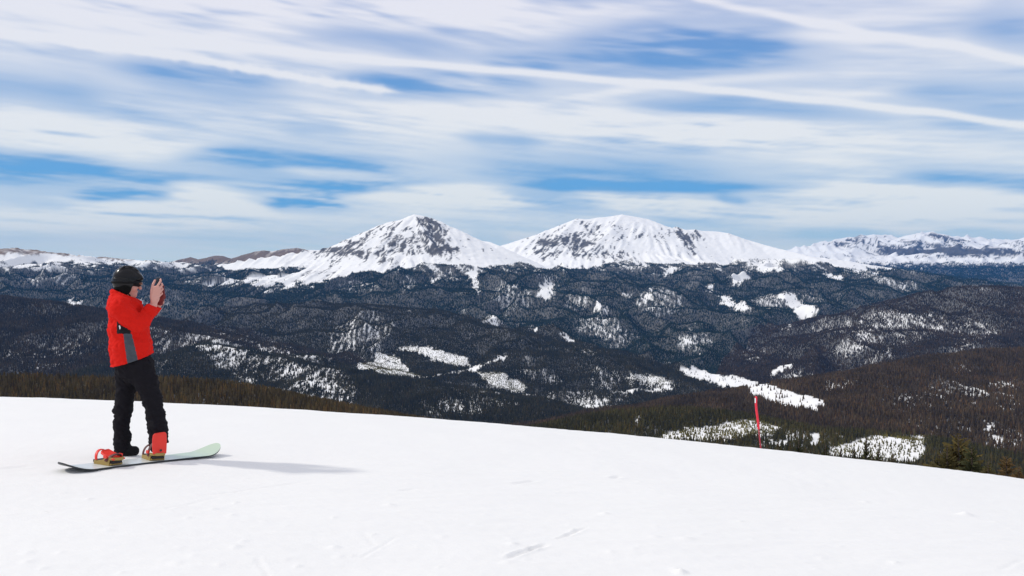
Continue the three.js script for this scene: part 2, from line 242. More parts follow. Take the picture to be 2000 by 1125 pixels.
// ---------------------------------------------------------------- terrain: crest lines as polylines [photo column, photo row, kilometres ahead], turned into world points
// fall: slope near the crest, distance over which it holds, slope beyond it
const ridges = [
  { id: 'far_range', kind: 'alp', front: [0.30, 2200, 0.12], back: [0.3, 2000, 0.1], pts: [[1240, 512, 25], [1400, 500, 25], [1530, 487, 25], [1580, 479, 25], [1620, 470, 25], [1655, 466, 25], [1690, 458, 25], [1740, 461, 25], [1765, 461, 25], [1790, 456, 24.5], [1812, 452, 24.4], [1850, 466, 24.4], [1890, 460, 24.6], [1925, 466, 24.6], [1960, 470, 24.6], [2000, 466, 24.6], [2120, 474, 24.6], [2300, 486, 25]] },
  { id: 'far_range', kind: 'alp', front: [0.28, 1800, 0.05], back: [0.3, 2000, 0.2], pts: [[1560, 492, 21.5], [1640, 497, 21], [1700, 507, 20.6], [1760, 501, 20.8], [1830, 488, 21], [1868, 478, 21], [1905, 486, 20.6], [1960, 476, 20.4], [2000, 471, 20.4], [2100, 474, 20.4], [2300, 490, 20.4]] },
  { id: 'far_range', kind: 'alp', front: [0.3, 1500, 0.06], back: [0.3, 2000, 0.2], pts: [[1868, 478, 21], [1840, 494, 20.2], [1800, 508, 19.4], [1760, 516, 18.8]] },
  { id: 'far_range', kind: 'alp', front: [0.3, 1500, 0.06], back: [0.3, 2000, 0.2], pts: [[1990, 472, 20.4], [1930, 492, 19.4], [1880, 508, 18.6], [1840, 519, 18]] },
  { id: 'far_range', kind: 'alp', front: [0.55, 700, 0.12], back: [0.55, 700, 0.12], pts: [[1690, 458, 25], [1672, 480, 23.6], [1650, 500, 22.4]] },
  { id: 'far_range', kind: 'alp', front: [0.55, 700, 0.12], back: [0.55, 700, 0.12], pts: [[1812, 452, 24.4], [1786, 474, 23.2], [1752, 494, 22.2], [1730, 506, 21.4]] },
  { id: 'far_range', kind: 'alp', front: [0.55, 700, 0.12], back: [0.55, 700, 0.12], pts: [[1812, 452, 24.4], [1842, 478, 22.8], [1852, 486, 22]] },
  { id: 'far_range', kind: 'alp', front: [0.55, 600, 0.12], back: [0.55, 600, 0.12], pts: [[1930, 480, 20.5], [1936, 500, 19.3], [1930, 512, 18.6]] },
  { id: 'far_range', kind: 'alp', front: [0.55, 600, 0.12], back: [0.55, 600, 0.12], pts: [[2000, 471, 20.4], [1990, 494, 19.2], [1985, 508, 18.6]] },
  { id: 'broad_massif', kind: 'alp', front: [0.41, 1750, 0.115], back: [0.4, 2000, 0.2], pts: [[820, 520, 13.6], [930, 500, 13.4], [985, 478, 13.2], [1020, 467, 13.1], [1060, 454, 13], [1100, 440, 13], [1112, 433, 13], [1127, 427, 13], [1150, 428, 13], [1166, 425, 13], [1182, 424, 13], [1200, 421, 13], [1215, 419, 13], [1240, 423, 13], [1262, 427, 13], [1290, 439, 13], [1312, 446, 12.95], [1321, 443, 12.9], [1338, 449, 12.9], [1358, 448, 12.9], [1372, 451, 12.9], [1400, 452, 12.9], [1422, 455, 12.8], [1455, 467, 12.7], [1500, 480, 12.4], [1560, 495, 12], [1620, 512, 11.5], [1680, 532, 11]] },
  { id: 'broad_massif', kind: 'alp', front: [0.5, 700, 0.16], back: [0.5, 700, 0.16], pts: [[1321, 443, 12.9], [1328, 468, 12.2], [1336, 494, 11.7]] },
  { id: 'broad_massif', kind: 'alp', front: [0.5, 600, 0.16], back: [0.5, 600, 0.16], pts: [[1215, 419, 13], [1190, 453, 12.1], [1150, 488, 11.5], [1100, 511, 11.1]] },
  { id: 'broad_massif', kind: 'alp', front: [0.5, 600, 0.16], back: [0.5, 600, 0.16], pts: [[1127, 427, 13], [1090, 460, 12.2], [1050, 490, 11.9], [1010, 514, 11.5]] },
  { id: 'broad_massif', kind: 'alp', front: [0.45, 500, 0.14], back: [0.45, 500, 0.14], pts: [[1290, 475, 12.1], [1220, 492, 11.7], [1160, 505, 11.4]] },
  { id: 'pyramid_peak', kind: 'alp', front: [0.44, 1350, 0.135], back: [0.5, 2000, 0.2], pts: [[520, 526, 10.2], [575, 512, 10.2], [612, 499, 10.2], [640, 486, 10.2], [662, 478, 10.2], [682, 470, 10.1], [702, 462, 10.1], [722, 450, 10.05], [742, 440, 10], [762, 433, 10], [780, 430, 10], [800, 422, 10], [809, 419, 10], [824, 421, 10.02], [846, 427, 10.04], [862, 436, 10.06], [882, 446, 10.1], [908, 462, 10.1], [932, 470, 10], [955, 472, 9.9], [972, 479, 9.8], [1000, 500, 9.6], [1030, 524, 9.4], [1060, 545, 9.2]] },
  { id: 'pyramid_peak', kind: 'alp', front: [0.85, 260, 0.3], back: [0.85, 260, 0.3], pts: [[809, 419, 10], [817, 432, 9.74], [827, 450, 9.45], [842, 474, 9.13], [858, 492, 8.95], [905, 512, 8.75], [940, 530, 8.6]] },
  { id: 'pyramid_peak', kind: 'alp', front: [0.5, 500, 0.15], back: [0.5, 500, 0.15], pts: [[742, 440, 10], [722, 474, 9.45], [706, 502, 9.1], [690, 532, 8.75]] },
  { id: 'pyramid_peak', kind: 'alp', front: [0.5, 450, 0.15], back: [0.5, 450, 0.15], pts: [[662, 478, 10.2], [640, 503, 9.6], [625, 523, 9.3]] },
  { id: 'rocky_ridge', kind: 'alp', front: [0.34, 700, 0.12], back: [0.4, 2000, 0.2], pts: [[240, 530, 12.6], [330, 517, 12.4], [352, 507, 12.4], [372, 502, 12.3], [384, 507, 12.2], [404, 503, 12.2], [420, 499, 12.2], [436, 500, 12.1], [452, 507, 12.1], [478, 497, 12], [500, 491, 12], [516, 489, 12], [532, 491, 12], [552, 487, 12], [580, 484, 12], [600, 488, 12], [640, 489, 12], [680, 492, 12]] },
  { id: 'tundra_ridge', kind: 'tundra', front: [0.22, 900, 0.12], back: [0.3, 2000, 0.2], pts: [[-400, 470, 9.2], [-160, 478, 9.2], [-60, 486, 9.2], [0, 485, 9.2], [30, 486, 9.2], [70, 488, 9.1], [105, 494, 9], [140, 506, 8.9], [190, 519, 8.7], [260, 532, 8.5]] },
  { id: 'tundra_ridge', kind: 'tundra', front: [0.2, 600, 0.12], back: [0.3, 2000, 0.2], pts: [[150, 524, 10.4], [195, 511, 10.4], [230, 505, 10.4], [262, 508, 10.3], [310, 513, 10.2], [350, 513, 10.2], [400, 520, 10]] },
  { id: 'wooded_slopes', front: [0.13, 3000, 0.12], back: [0.2, 2000, 0.2], pts: [[1400, 535, 10.4], [1440, 524, 10.2], [1475, 512, 10], [1500, 506, 10], [1530, 509, 9.9], [1600, 520, 9.6], [1650, 526, 9.4], [1700, 534, 9.1], [1760, 548, 8.7], [1850, 572, 8], [1960, 604, 7.4]] },
  { id: 'wooded_slopes', front: [0.2, 2500, 0.14], back: [0.2, 2500, 0.14], pts: [[940, 545, 9.4], [985, 556, 8.8], [1010, 575, 8.2], [1030, 605, 7.5]] },
  { id: 'wooded_slopes', front: [0.2, 2500, 0.14], back: [0.2, 2500, 0.14], pts: [[1215, 518, 11.2], [1262, 545, 9.6], [1290, 575, 8.6], [1300, 620, 7.6], [1290, 660, 6.8]] },
  { id: 'wooded_slopes', front: [0.2, 2500, 0.14], back: [0.2, 2500, 0.14], pts: [[1080, 524, 11], [1110, 560, 9.4], [1150, 612, 8.0], [1190, 650, 7.2], [1230, 690, 6.5]] },
  { id: 'wooded_slopes', front: [0.2, 2500, 0.14], back: [0.2, 2500, 0.14], pts: [[1440, 524, 10.2], [1432, 560, 9], [1400, 604, 8], [1370, 650, 7], [1350, 685, 6.4]] },
  { id: 'wooded_slopes', front: [0.2, 2500, 0.14], back: [0.2, 2500, 0.14], pts: [[1560, 514, 9.8], [1580, 566, 8.2], [1540, 610, 7.3], [1480, 655, 6.6]] },
  { id: 'wooded_slopes', front: [0.16, 2500, 0.14], back: [0.2, 2500, 0.14], pts: [[420, 532, 9.6], [470, 530, 9.3], [520, 526, 9.2], [580, 530, 9], [640, 548, 8.6], [720, 566, 8.2], [800, 572, 7.9]] },
  { id: 'wooded_slopes', front: [0.16, 2500, 0.14], back: [0.2, 2500, 0.14], pts: [[-300, 520, 8.4], [0, 532, 8.2], [130, 535, 8], [260, 546, 7.6], [380, 566, 7.2], [500, 582, 6.9]] },
  { id: 'wooded_slopes', front: [0.15, 2500, 0.13], back: [0.26, 2500, 0.2], pts: [[540, 528, 8.9], [575, 521, 8.9], [600, 527, 8.8], [625, 539, 8.6], [650, 547, 8.5], [675, 546, 8.4], [705, 541, 8.4], [740, 533, 8.4], [770, 530, 8.4], [800, 523, 8.4], [835, 519, 8.4], [868, 517, 8.4], [888, 523, 8.4]] },
  { id: 'wooded_slopes', front: [0.15, 2500, 0.13], back: [0.26, 2500, 0.2], pts: [[945, 536, 8.5], [965, 526, 8.6], [990, 517, 8.7], [1015, 520, 8.8], [1040, 528, 9], [1070, 531, 9.4], [1100, 526, 9.8]] },
  { id: 'wooded_slopes', front: [0.14, 2500, 0.12], back: [0.26, 2500, 0.2], pts: [[1060, 530, 10.6], [1100, 526, 10.6], [1130, 523, 10.6], [1180, 523, 10.6], [1212, 519, 10.5], [1250, 513, 10.4], [1278, 515, 10.4], [1296, 523, 10.4], [1318, 516, 10.4], [1345, 519, 10.4], [1370, 525, 10.4], [1410, 519, 10.3], [1440, 524, 10.2]] },
  { id: 'central_hill', front: [0.145, 4000, 0.14], back: [0.3, 3000, 0.2], pts: [[420, 604, 6.6], [520, 597, 6.4], [650, 591, 6.2], [760, 597, 6], [850, 609, 5.8], [950, 634, 5.5], [1050, 667, 5.3], [1150, 694, 5.1], [1250, 722, 4.9], [1330, 748, 4.7], [1400, 772, 4.4], [1470, 790, 4.2]] },
  { id: 'left_hill', front: [0.17, 3000, 0.14], back: [0.3, 3000, 0.2], pts: [[-500, 545, 4.6], [-200, 562, 4.6], [0, 577, 4.6], [110, 588, 4.6], [200, 602, 4.6], [320, 622, 4.6], [440, 648, 4.5], [560, 684, 4.3], [640, 710, 4.1]] },
  { id: 'central_hill', front: [0.13, 3000, 0.14], back: [0.26, 3000, 0.2], pts: [[420, 668, 3.9], [520, 690, 3.8], [610, 708, 3.7], [690, 723, 3.6], [780, 740, 3.5], [860, 748, 3.45], [960, 772, 3.3], [1060, 800, 3.1], [1150, 826, 2.9]] },
  { id: 'right_hill', front: [0.21, 3000, 0.16], back: [0.3, 3000, 0.2], pts: [[2500, 560, 5.6], [2200, 566, 5.6], [2060, 572, 5.5], [1990, 566, 5.5], [1940, 559, 5.5], [1900, 561, 5.6], [1850, 574, 5.7], [1780, 592, 5.8], [1700, 604, 5.9], [1620, 618, 5.95], [1560, 640, 5.9], [1500, 682, 5.8], [1450, 712, 5.75]] },
  { id: 'right_hill', front: [0.26, 2000, 0.2], back: [0.26, 2000, 0.2], pts: [[1780, 592, 5.8], [1700, 640, 5.3], [1620, 700, 4.9], [1560, 750, 4.6]] },
  { id: 'near_right_hill', front: [0.055, 4000, 0.05], back: [0.32, 3000, 0.2], pts: [[2600, 640, 3.2], [2200, 668, 3.2], [2000, 678, 3.2], [1930, 680, 3.2], [1860, 692, 3.2], [1760, 722, 3.15], [1690, 751, 3.1], [1630, 783, 3.0], [1560, 802, 2.8], [1480, 815, 2.5], [1400, 828, 2.3]] },
  { id: 'wooded_knoll', front: [0.09, 2000, 0.12], back: [0.3, 2000, 0.2], pts: [[1020, 850, 2], [1100, 830, 2], [1160, 812, 2], [1220, 800, 2], [1300, 794, 2], [1380, 797, 2], [1440, 806, 2], [1500, 818, 1.95], [1580, 832, 1.9], [1700, 840, 1.85]] },
  { id: 'near_left_wood', front: [0.10, 2000, 0.2], back: [0.3, 2000, 0.2], pts: [[-500, 700, 1.5], [-200, 722, 1.5], [0, 730, 1.5], [110, 733, 1.5], [230, 738, 1.5], [330, 736, 1.5], [420, 744, 1.5], [490, 764, 1.5], [550, 788, 1.5], [610, 815, 1.5], [700, 880, 1.45]] },
];
const segs = [];
ridges.forEach((R, ri) => {
  let along = 0;
  const w = R.pts.map(([px, py, km]) => [(px - 1000) / F * km * 1000, km * 1000, EYE + (HZ - py) / F * km * 1000 - (R.kind ? 0 : 11)]);   // wooded crests: the photo's line is that of the tree tops
  for (let k = 0; k + 1 < w.length; k++) {
    const [ax, ad, ah] = w[k], [bx, bd, bh] = w[k + 1], len = Math.hypot(bx - ax, bd - ad);
    segs.push({ ri, ax, ad, ah, dx: bx - ax, dd: bd - ad, dh: bh - ah, l2: len * len, len, along });
    along += len;
  }
});
const fallOf = ([s1, R1, s2], r) => (r < R1 ? s1 * r : s1 * R1 + s2 * (r - R1));
const FLOOR = -690;
const out = { h: 0, ri: 0, t: 0, r: 0 };
const bestR = new Float64Array(ridges.length), bestT = new Float64Array(ridges.length), candR = new Float64Array(ridges.length), nearR = new Float64Array(ridges.length);
const ribs = (id, x, h, d) => (id === 'broad_massif' ? x - 1.05 * h + (x > 1900 ? 0.8 * h : 0) : id === 'pyramid_peak' ? (x < -1060 ? x - 0.85 * h : x + 0.25 * h) : id === 'far_range' ? x - 0.35 * h : x) + 0.1 * d;   // runs along the gullies
const spurs = (x, d) => 1 - 2 * Math.abs(noiseA(x / 760 + 0.3 * noiseC(x / 700, d / 900), d / 1500));   // 1 on a spur's crest, -1 in the hollow
function terrain(x, d) {
  candR.fill(-1e9); nearR.fill(1e9);
  for (const s of segs) {
    const px = x - s.ax, pd = d - s.ad;
    let t = (px * s.dx + pd * s.dd) / s.l2; t = t < 0 ? 0 : t > 1 ? 1 : t;
    const ex = px - s.dx * t, ed = pd - s.dd * t, r = Math.sqrt(ex * ex + ed * ed), R = ridges[s.ri], w = r > 1 ? sstep(-0.7, 0.7, -ed / r) : 0.5;
    const soft = R.kind === 'alp' ? 9 : 30, rr = Math.sqrt(r * r + soft * soft) - soft;
    const c = s.ah + s.dh * t - lerp(fallOf(R.back, rr), fallOf(R.front, rr), w);
    if (c > candR[s.ri]) candR[s.ri] = c;
    if (r < nearR[s.ri]) { nearR[s.ri] = r; bestR[s.ri] = r; bestT[s.ri] = s.along + t * s.len; }
  }
  let h = -1e9, ri = -1;
  const k = d > 7500 ? 14 : 26;
  for (let i = 0; i < ridges.length; i++) {
    const c = candR[i];
    if (ri < 0) { h = c; ri = i; continue; }
    const m = Math.max(k - Math.abs(h - c), 0) / k;
    if (c > candR[ri]) ri = i;
    h = Math.max(h, c) + m * m * k * 0.25;
  }
  const R = ridges[ri], r = bestR[ri], t = bestT[ri];
  out.ri = ri; out.t = t; out.r = r;
  // relief
  if (R.kind === 'alp') {
    const far = R.id === 'far_range' ? 1.7 : 1;
    const ts = ribs(R.id, x, h, d) / far, gl = 1 - Math.abs(noiseA(ts / 250, h / 700)) * 2, g2 = 1 - Math.abs(noiseB(ts / 95, h / 260)) * 2;
    const calm = clamp(0.6 + 0.9 * noiseC(x / (800 * far), h / (420 * far) + d / 2500), 0.12, 1.2) * (R.id === 'broad_massif' ? 1 - 0.6 * sstep(2300, 3000, x) : R.id === 'pyramid_peak' ? 1 - 0.65 * sstep(-800, -500, x) : 1);
    h += calm * (Math.min(r * 0.14, 46 * far) * gl * 0.5 + Math.min(r * 0.09, 15 * far) * g2 * 0.6) + 8 * far * fbm(noiseC, x / (120 * far), d / (120 * far), 3) * Math.min(1, r / 60 + 0.3) + (far > 1 ? 120 * (0.35 - Math.abs(noiseB(x / 620, d / 1100))) : 0);
  } else {
    const k2 = Math.min(1, r / 260), s = clamp(Math.pow(d / 5000, 1.7), 0.12, 1.3);
    const rg = spurs(x, d);
    h += k2 * s * sstep(FLOOR + 10, FLOOR + 190, h) * (50 * rg + 34 * fbm(noiseB, x / 480, d / 620, 3)) + 6 * s * fbm(noiseC, x / 120, d / 150, 2);
  }
  const fl = FLOOR + (d > 6000 ? (d - 6000) * 0.02 : 0) + (d < 4100 ? (4100 - d) * 0.05 : 0);
  { const kk = 24, m = Math.max(kk - Math.abs(h - fl), 0) / kk; h = Math.max(h, fl) + m * m * kk * 0.25; }
  const near = slopeHeight(x, d) - (Math.hypot(x, d) < 95 ? 0.4 : 0);   // the flank of the hill we stand on
  if (near > h) { h = near; out.ri = -1; }
  out.h = h;
  return h;
}
const rowD = [];
for (let d = 62; d < 1100; d *= 1.024) rowD.push(d);
for (let d = 1100; d < 7400; d *= 1.0066) rowD.push(d);
for (let d = 7400; d < 13700; d += 21) rowD.push(d);
for (let d = 13700; d < 17800; d += 130) rowD.push(d);
for (let d = 17800; d < 25400; d += 62) rowD.push(d);
for (let d = 25400; d < 30000; d += 400) rowD.push(d);
const NC = 980, UF = 0.66, NS_ = 30, NF = NC - 2 * NS_, NR = rowD.length, NV = NC * NR;
const colU = (i) => (i < NS_ ? lerp(-1.15, -UF, i / NS_) : i >= NS_ + NF ? lerp(UF, 1.15, (i - NS_ - NF + 1) / NS_) : -UF + 2 * UF * (i - NS_) / (NF - 1));
const Hh = new Float32Array(NV), Ri = new Int8Array(NV), Tt = new Float32Array(NV), Rr = new Float32Array(NV);
for (let j = 0; j < NR; j++) for (let i = 0; i < NC; i++) { const k = j * NC + i; terrain(colU(i) * rowD[j], rowD[j]); Hh[k] = out.h; Ri[k] = out.ri; Tt[k] = out.t; Rr[k] = out.r; }
console.log('terrain', NV, 'vertices');

// where a sight line of the photograph meets the terrain: used to lay out clearings and thin stands as areas on the ground
const crestDrop = (u) => 0.182 + 0.0802 * u + 0.043 * u * u;
function onGround(px, py) {
  const u = (px - 1000) / F, fi = clamp(NS_ + (u + UF) / (2 * UF) * (NF - 1), NS_, NS_ + NF - 1.001), i = Math.floor(fi), f = fi - i, v = (HZ - py) / F;
  for (let j = 1; j < NR; j++) {
    const v1 = (lerp(Hh[j * NC + i], Hh[j * NC + i + 1], f) - EYE) / rowD[j];
    if (v1 >= v) { const v0 = (lerp(Hh[(j - 1) * NC + i], Hh[(j - 1) * NC + i + 1], f) - EYE) / rowD[j - 1], d = lerp(rowD[j - 1], rowD[j], v0 >= v ? 0 : (v - v0) / (v1 - v0)); return [u * d, d]; }
  }
  return null;
}
const areas = [];
function area(kind, amount, pts, opt = {}) {
  const p = pts.map(([a, b]) => onGround(a, b)).filter(Boolean);
  if (p.length < 3) return;
  areas.push({ kind, amount, p, edge: opt.edge ?? 1, x0: Math.min(...p.map((q) => q[0])) - 200, x1: Math.max(...p.map((q) => q[0])) + 200, d0: Math.min(...p.map((q) => q[1])) - 400, d1: Math.max(...p.map((q) => q[1])) + 400 });
}
const oval = (cx, cy, rx, ry, tilt = 0) => Array.from({ length: 14 }, (_, k) => { const a = k / 14 * 2 * Math.PI, x = Math.cos(a) * rx, y = Math.sin(a) * ry; return [cx + x * Math.cos(tilt) - y * Math.sin(tilt), cy + x * Math.sin(tilt) + y * Math.cos(tilt)]; });
const strip = (pts, w) => [...pts.map(([x, y]) => [x, y - w]), ...pts.slice().reverse().map(([x, y]) => [x, y + w])];
// thin stands, where snow shows between the trunks
area('thin', 0.50, [[350, 668], [440, 650], [540, 664], [650, 700], [690, 750], [700, 800], [600, 798], [520, 765], [420, 720]]);
area('thin', 0.42, oval(600, 745, 70, 24, 0.4));
area('thin', 0.42, oval(430, 690, 55, 16, 0.3));
area('thin', 0.60, [[220, 640], [330, 640], [340, 720], [230, 720]]);
area('thin', 0.45, oval(165, 668, 16, 8)); area('thin', 0.7, oval(90, 690, 80, 30));
area('thin', 0.55, [[650, 640], [740, 612], [775, 640], [745, 686], [680, 704], [640, 690]]);
area('thin', 0.40, oval(678, 668, 14, 22));
area('thin', 0.34, oval(1150, 785, 48, 22, 0.2)); area('thin', 0.25, oval(1158, 792, 20, 14));
area('thin', 0.36, oval(1182, 738, 30, 22)); area('thin', 0.42, oval(1058, 735, 40, 10, 0.3)); area('thin', 0.35, oval(1074, 778, 12, 14));
area('thin', 0.45, oval(1270, 752, 48, 12, 0.15)); area('thin', 0.5, oval(1215, 770, 30, 12));
area('thin', 0.45, oval(900, 794, 55, 13, 0.15)); area('thin', 0.4, oval(858, 802, 25, 8)); area('thin', 0.55, oval(960, 775, 60, 18, 0.2));
area('thin', 0.6, oval(1000, 580, 40, 26)); area('thin', 0.55, oval(1072, 560, 22, 26)); area('thin', 0.62, oval(1290, 590, 44, 28)); area('thin', 0.6, oval(1165, 632, 50, 18)); area('thin', 0.6, oval(1210, 660, 36, 18));
area('thin', 0.62, oval(1130, 590, 30, 14)); area('thin', 0.55, oval(1360, 672, 36, 16)); area('thin', 0.5, oval(1345, 668, 20, 12)); area('thin', 0.5, oval(1470, 692, 26, 12)); area('thin', 0.5, oval(970, 628, 30, 12)); area('thin', 0.5, oval(1150, 686, 36, 8, 0.4)); 
area('thin', 0.5, oval(1490, 512, 40, 14)); area('thin', 0.55, oval(1700, 540, 60, 10, 0.25)); area('thin', 0.5, oval(1775, 560, 18, 7)); area('thin', 0.55, oval(1560, 590, 46, 14, -0.1)); area('thin', 0.55, oval(1500, 590, 30, 16));
area('thin', 0.5, oval(1800, 640, 60, 26, -0.2)); area('thin', 0.45, oval(1905, 648, 44, 20)); area('thin', 0.42, oval(1870, 682, 26, 12, -0.5)); area('thin', 0.5, oval(1700, 655, 50, 18, -0.3)); area('thin', 0.42, oval(1672, 676, 40, 14, -0.3)); area('thin', 0.5, oval(1730, 690, 44, 12, -0.4)); area('thin', 0.45, oval(1640, 745, 40, 20, -0.3)); area('thin', 0.45, oval(1555, 742, 30, 16)); area('thin', 0.6, oval(1630, 640, 50, 20)); area('thin', 0.6, oval(1740, 625, 60, 20));
area('thin', 0.55, [[1700, 780], [1820, 752], [1995, 735], [1999, 800], [1850, 800], [1740, 800]]); area('thin', 0.2, oval(1770, 776, 20, 9)); area('thin', 0.2, oval(1960, 756, 28, 10)); area('thin', 0.35, oval(1960, 860, 40, 24)); area('thin', 0.25, oval(1880, 722, 26, 6, -0.3)); area('thin', 0.6, oval(1850, 830, 90, 20)); area('thin', 0.25, oval(1830, 770, 30, 6)); area('thin', 0.3, oval(1900, 770, 30, 6));
area('thin', 0.5, [[1480, 846], [1560, 842], [1650, 846], [1640, 890], [1540, 882], [1480, 874]]);
area('thin', 0.6, oval(700, 560, 40, 12)); area('thin', 0.6, oval(560, 556, 60, 14)); area('thin', 0.55, oval(378, 547, 14, 9)); area('thin', 0.5, oval(430, 540, 16, 12)); area('thin', 0.6, oval(100, 545, 60, 8)); area('thin', 0.65, oval(300, 590, 60, 10));
area('thin', 0.45, oval(800, 556, 16, 12)); area('thin', 0.5, oval(870, 540, 28, 10));
// clearings
const bare = [
  [[1328, 721], [1370, 722], [1410, 732], [1450, 738], [1480, 746], [1510, 753], [1545, 766], [1580, 773], [1616, 784], [1612, 798], [1584, 804], [1550, 798], [1510, 789], [1470, 774], [1430, 760], [1390, 747], [1338, 736]],
  [[1498, 730], [1525, 716], [1552, 706], [1545, 718], [1515, 734]], [[1422, 541], [1445, 533], [1466, 542], [1450, 556], [1430, 553]], [[1606, 533], [1620, 532], [1653, 545], [1645, 549], [1620, 545]],
  [[1406, 581], [1425, 574], [1466, 602], [1450, 609], [1430, 602], [1412, 597]], [[1512, 582], [1548, 573], [1560, 590], [1598, 608], [1580, 623], [1562, 629], [1554, 612], [1540, 598]], [[1216, 571], [1233, 573], [1230, 581], [1219, 580]],
  [[1233, 594], [1255, 588], [1260, 576], [1276, 558], [1266, 588], [1240, 600]], [[1379, 558], [1393, 554], [1390, 569], [1381, 570]], [[1050, 562], [1065, 552], [1082, 553], [1078, 575], [1066, 587], [1052, 576]],
  [[862, 536], [850, 551], [834, 560], [846, 545]], [[908, 526], [936, 524], [931, 545], [941, 571], [933, 574], [923, 550]], [[1160, 603], [1175, 597], [1191, 604], [1176, 609]], [[1092, 655], [1105, 651], [1124, 665], [1114, 669], [1098, 663]],
  [[1032, 637], [1050, 644], [1047, 650], [1035, 646]], [[955, 634], [964, 614], [971, 636]], [[126, 588], [142, 578], [159, 590], [148, 598], [132, 597]], [[974, 698], [988, 691], [999, 698], [986, 702]], [[913, 720], [932, 707], [936, 722], [922, 727]],
  [[1290, 536], [1308, 518], [1326, 523], [1314, 534], [1300, 541]], [[1338, 646], [1365, 634], [1397, 621], [1398, 629], [1352, 648]], [[1326, 668], [1342, 660], [1352, 668], [1335, 676]], [[1912, 838], [1928, 832], [1942, 824], [1945, 832], [1930, 846]], [[1940, 852], [1952, 854], [1949, 890], [1943, 870]],
  [[1578, 846], [1602, 849], [1598, 874], [1585, 872]], [[1502, 862], [1538, 862], [1536, 872], [1506, 872]], [[1242, 816], [1250, 811], [1249, 826]], [[1020, 768], [1045, 770], [1030, 776]], [[1066, 770], [1080, 782], [1070, 788]],
  [[1456, 512], [1520, 508], [1530, 530], [1490, 532]], [[1640, 522], [1700, 526], [1720, 540], [1670, 534]], [[1755, 558], [1768, 556], [1766, 566], [1758, 566]], [[1556, 626], [1545, 640], [1534, 644]], [[1286, 520], [1260, 524], [1232, 520], [1256, 516]],
];
bare.forEach((p) => area('bare', 0.03, p));
area('bare', 0.10, strip([[800, 739], [860, 732], [918, 723], [950, 712], [985, 699]], 1.6));
area('bare', 0.08, strip([[1210, 769], [1260, 763], [1316, 755]], 2.4));
// cut blocks with young trees
area('young', 0.46, [[684, 716], [742, 687], [772, 694], [824, 736], [790, 738], [740, 733]]);
area('young', 0.36, [[772, 682], [810, 674], [860, 684], [914, 699], [918, 717], [890, 716], [848, 706], [828, 693], [790, 687]]);
area('young', 0.7, [[913, 721], [945, 727], [1000, 741], [1030, 755], [1021, 769], [990, 763], [950, 749]]);
area('young', 0.75, [[1278, 858], [1340, 836], [1420, 826], [1480, 821], [1524, 836], [1512, 850], [1440, 857], [1380, 863], [1320, 868]]);
area('young', 0.50, [[1612, 888], [1640, 868], [1690, 854], [1806, 850], [1807, 893], [1770, 906], [1700, 904]], { edge: 0.4 });
area('young', 0.7, oval(1270, 742, 46, 9, 0.15));

const inside = (p, x, d) => { let c = false; for (let i = 0, j = p.length - 1; i < p.length; j = i++) { const [xi, yi] = p[i], [xj, yj] = p[j]; if ((yi > d) !== (yj > d) && x < (xj - xi) * (d - yi) / (yj - yi) + xi) c = !c; } return c; };
const stand = { cover: 0, young: 0 };
function standAt(x, d, h, ri, jx = 0, jd = 0) {                              // how densely trees stand here, 0 to 1, and whether they are young
  const own = ridges[ri]?.id, line = (d > 15000 ? 10 : own === 'wooded_slopes' ? 22 : own === 'tundra_ridge' ? -8 : own === 'rocky_ridge' ? 12 : own === 'pyramid_peak' ? -185 : -85) + 46 * fbm(noiseB, x / 420, d / 700, 3) + 40 * noiseA(x / 130, d / 260);
  let c = sstep(line + 26, line - 22, h);
  if (d > 7000 && h > -230) c *= 1 - 0.7 * sstep(0.3, 0.7, noiseB(x / 90 + h / 70, d / 500) + 0.3 * noiseC(x / 25, d / 60)) * sstep(-150, -30, h);
  const n = noiseA(x / 170, d / 330), n2 = noiseC(x / 60, d / 120);
  const face = 0.55 * spurs(x + 120, d) + 0.6 * noiseB(x / 420 + 3, d / 800) + 0.4 * noiseC(x / 170, d / 420);                                         // stands open up on some faces and close in the hollows
  c *= 1.0 - 0.14 * sstep(0.25, 0.85, n) - 0.10 * sstep(0.2, 0.9, n2) - (d > 3300 ? 0.24 : 0.10) * sstep(0.15, 1.1, face);
  stand.young = 0;
  const k = clamp(d / 5000, 0.3, 1.5), wx = x + k * (16 * n2 + 10 * noiseB(x / 27, d / 44)), wd = d + k * (34 * noiseB(x / 50, d / 90) + 22 * noiseA(x / 22 + 9, d / 40));
  for (const a of areas) {
    if (x < a.x0 || x > a.x1 || d < a.d0 || d > a.d1) continue;
    const soft = a.kind === 'thin' ? 1 : 0, ex = lerp(x, wx, a.edge) + jx * soft, ed = lerp(d, wd, a.edge) + jd * soft;
    if (!inside(a.p, ex, ed)) continue;
    if (a.kind === 'thin') c *= clamp(0.3 + 0.7 * a.amount + 0.42 * noiseC(x / 24, d / 150) + 0.2 * n, 0.12, 1);
    else if (a.kind === 'bare') c *= a.amount;
    else { c *= a.amount * clamp(1 + 0.5 * n2, 0.4, 1.3); stand.young = 1; }
  }
  stand.cover = c;
  return c;
}
console.log('areas', areas.length);

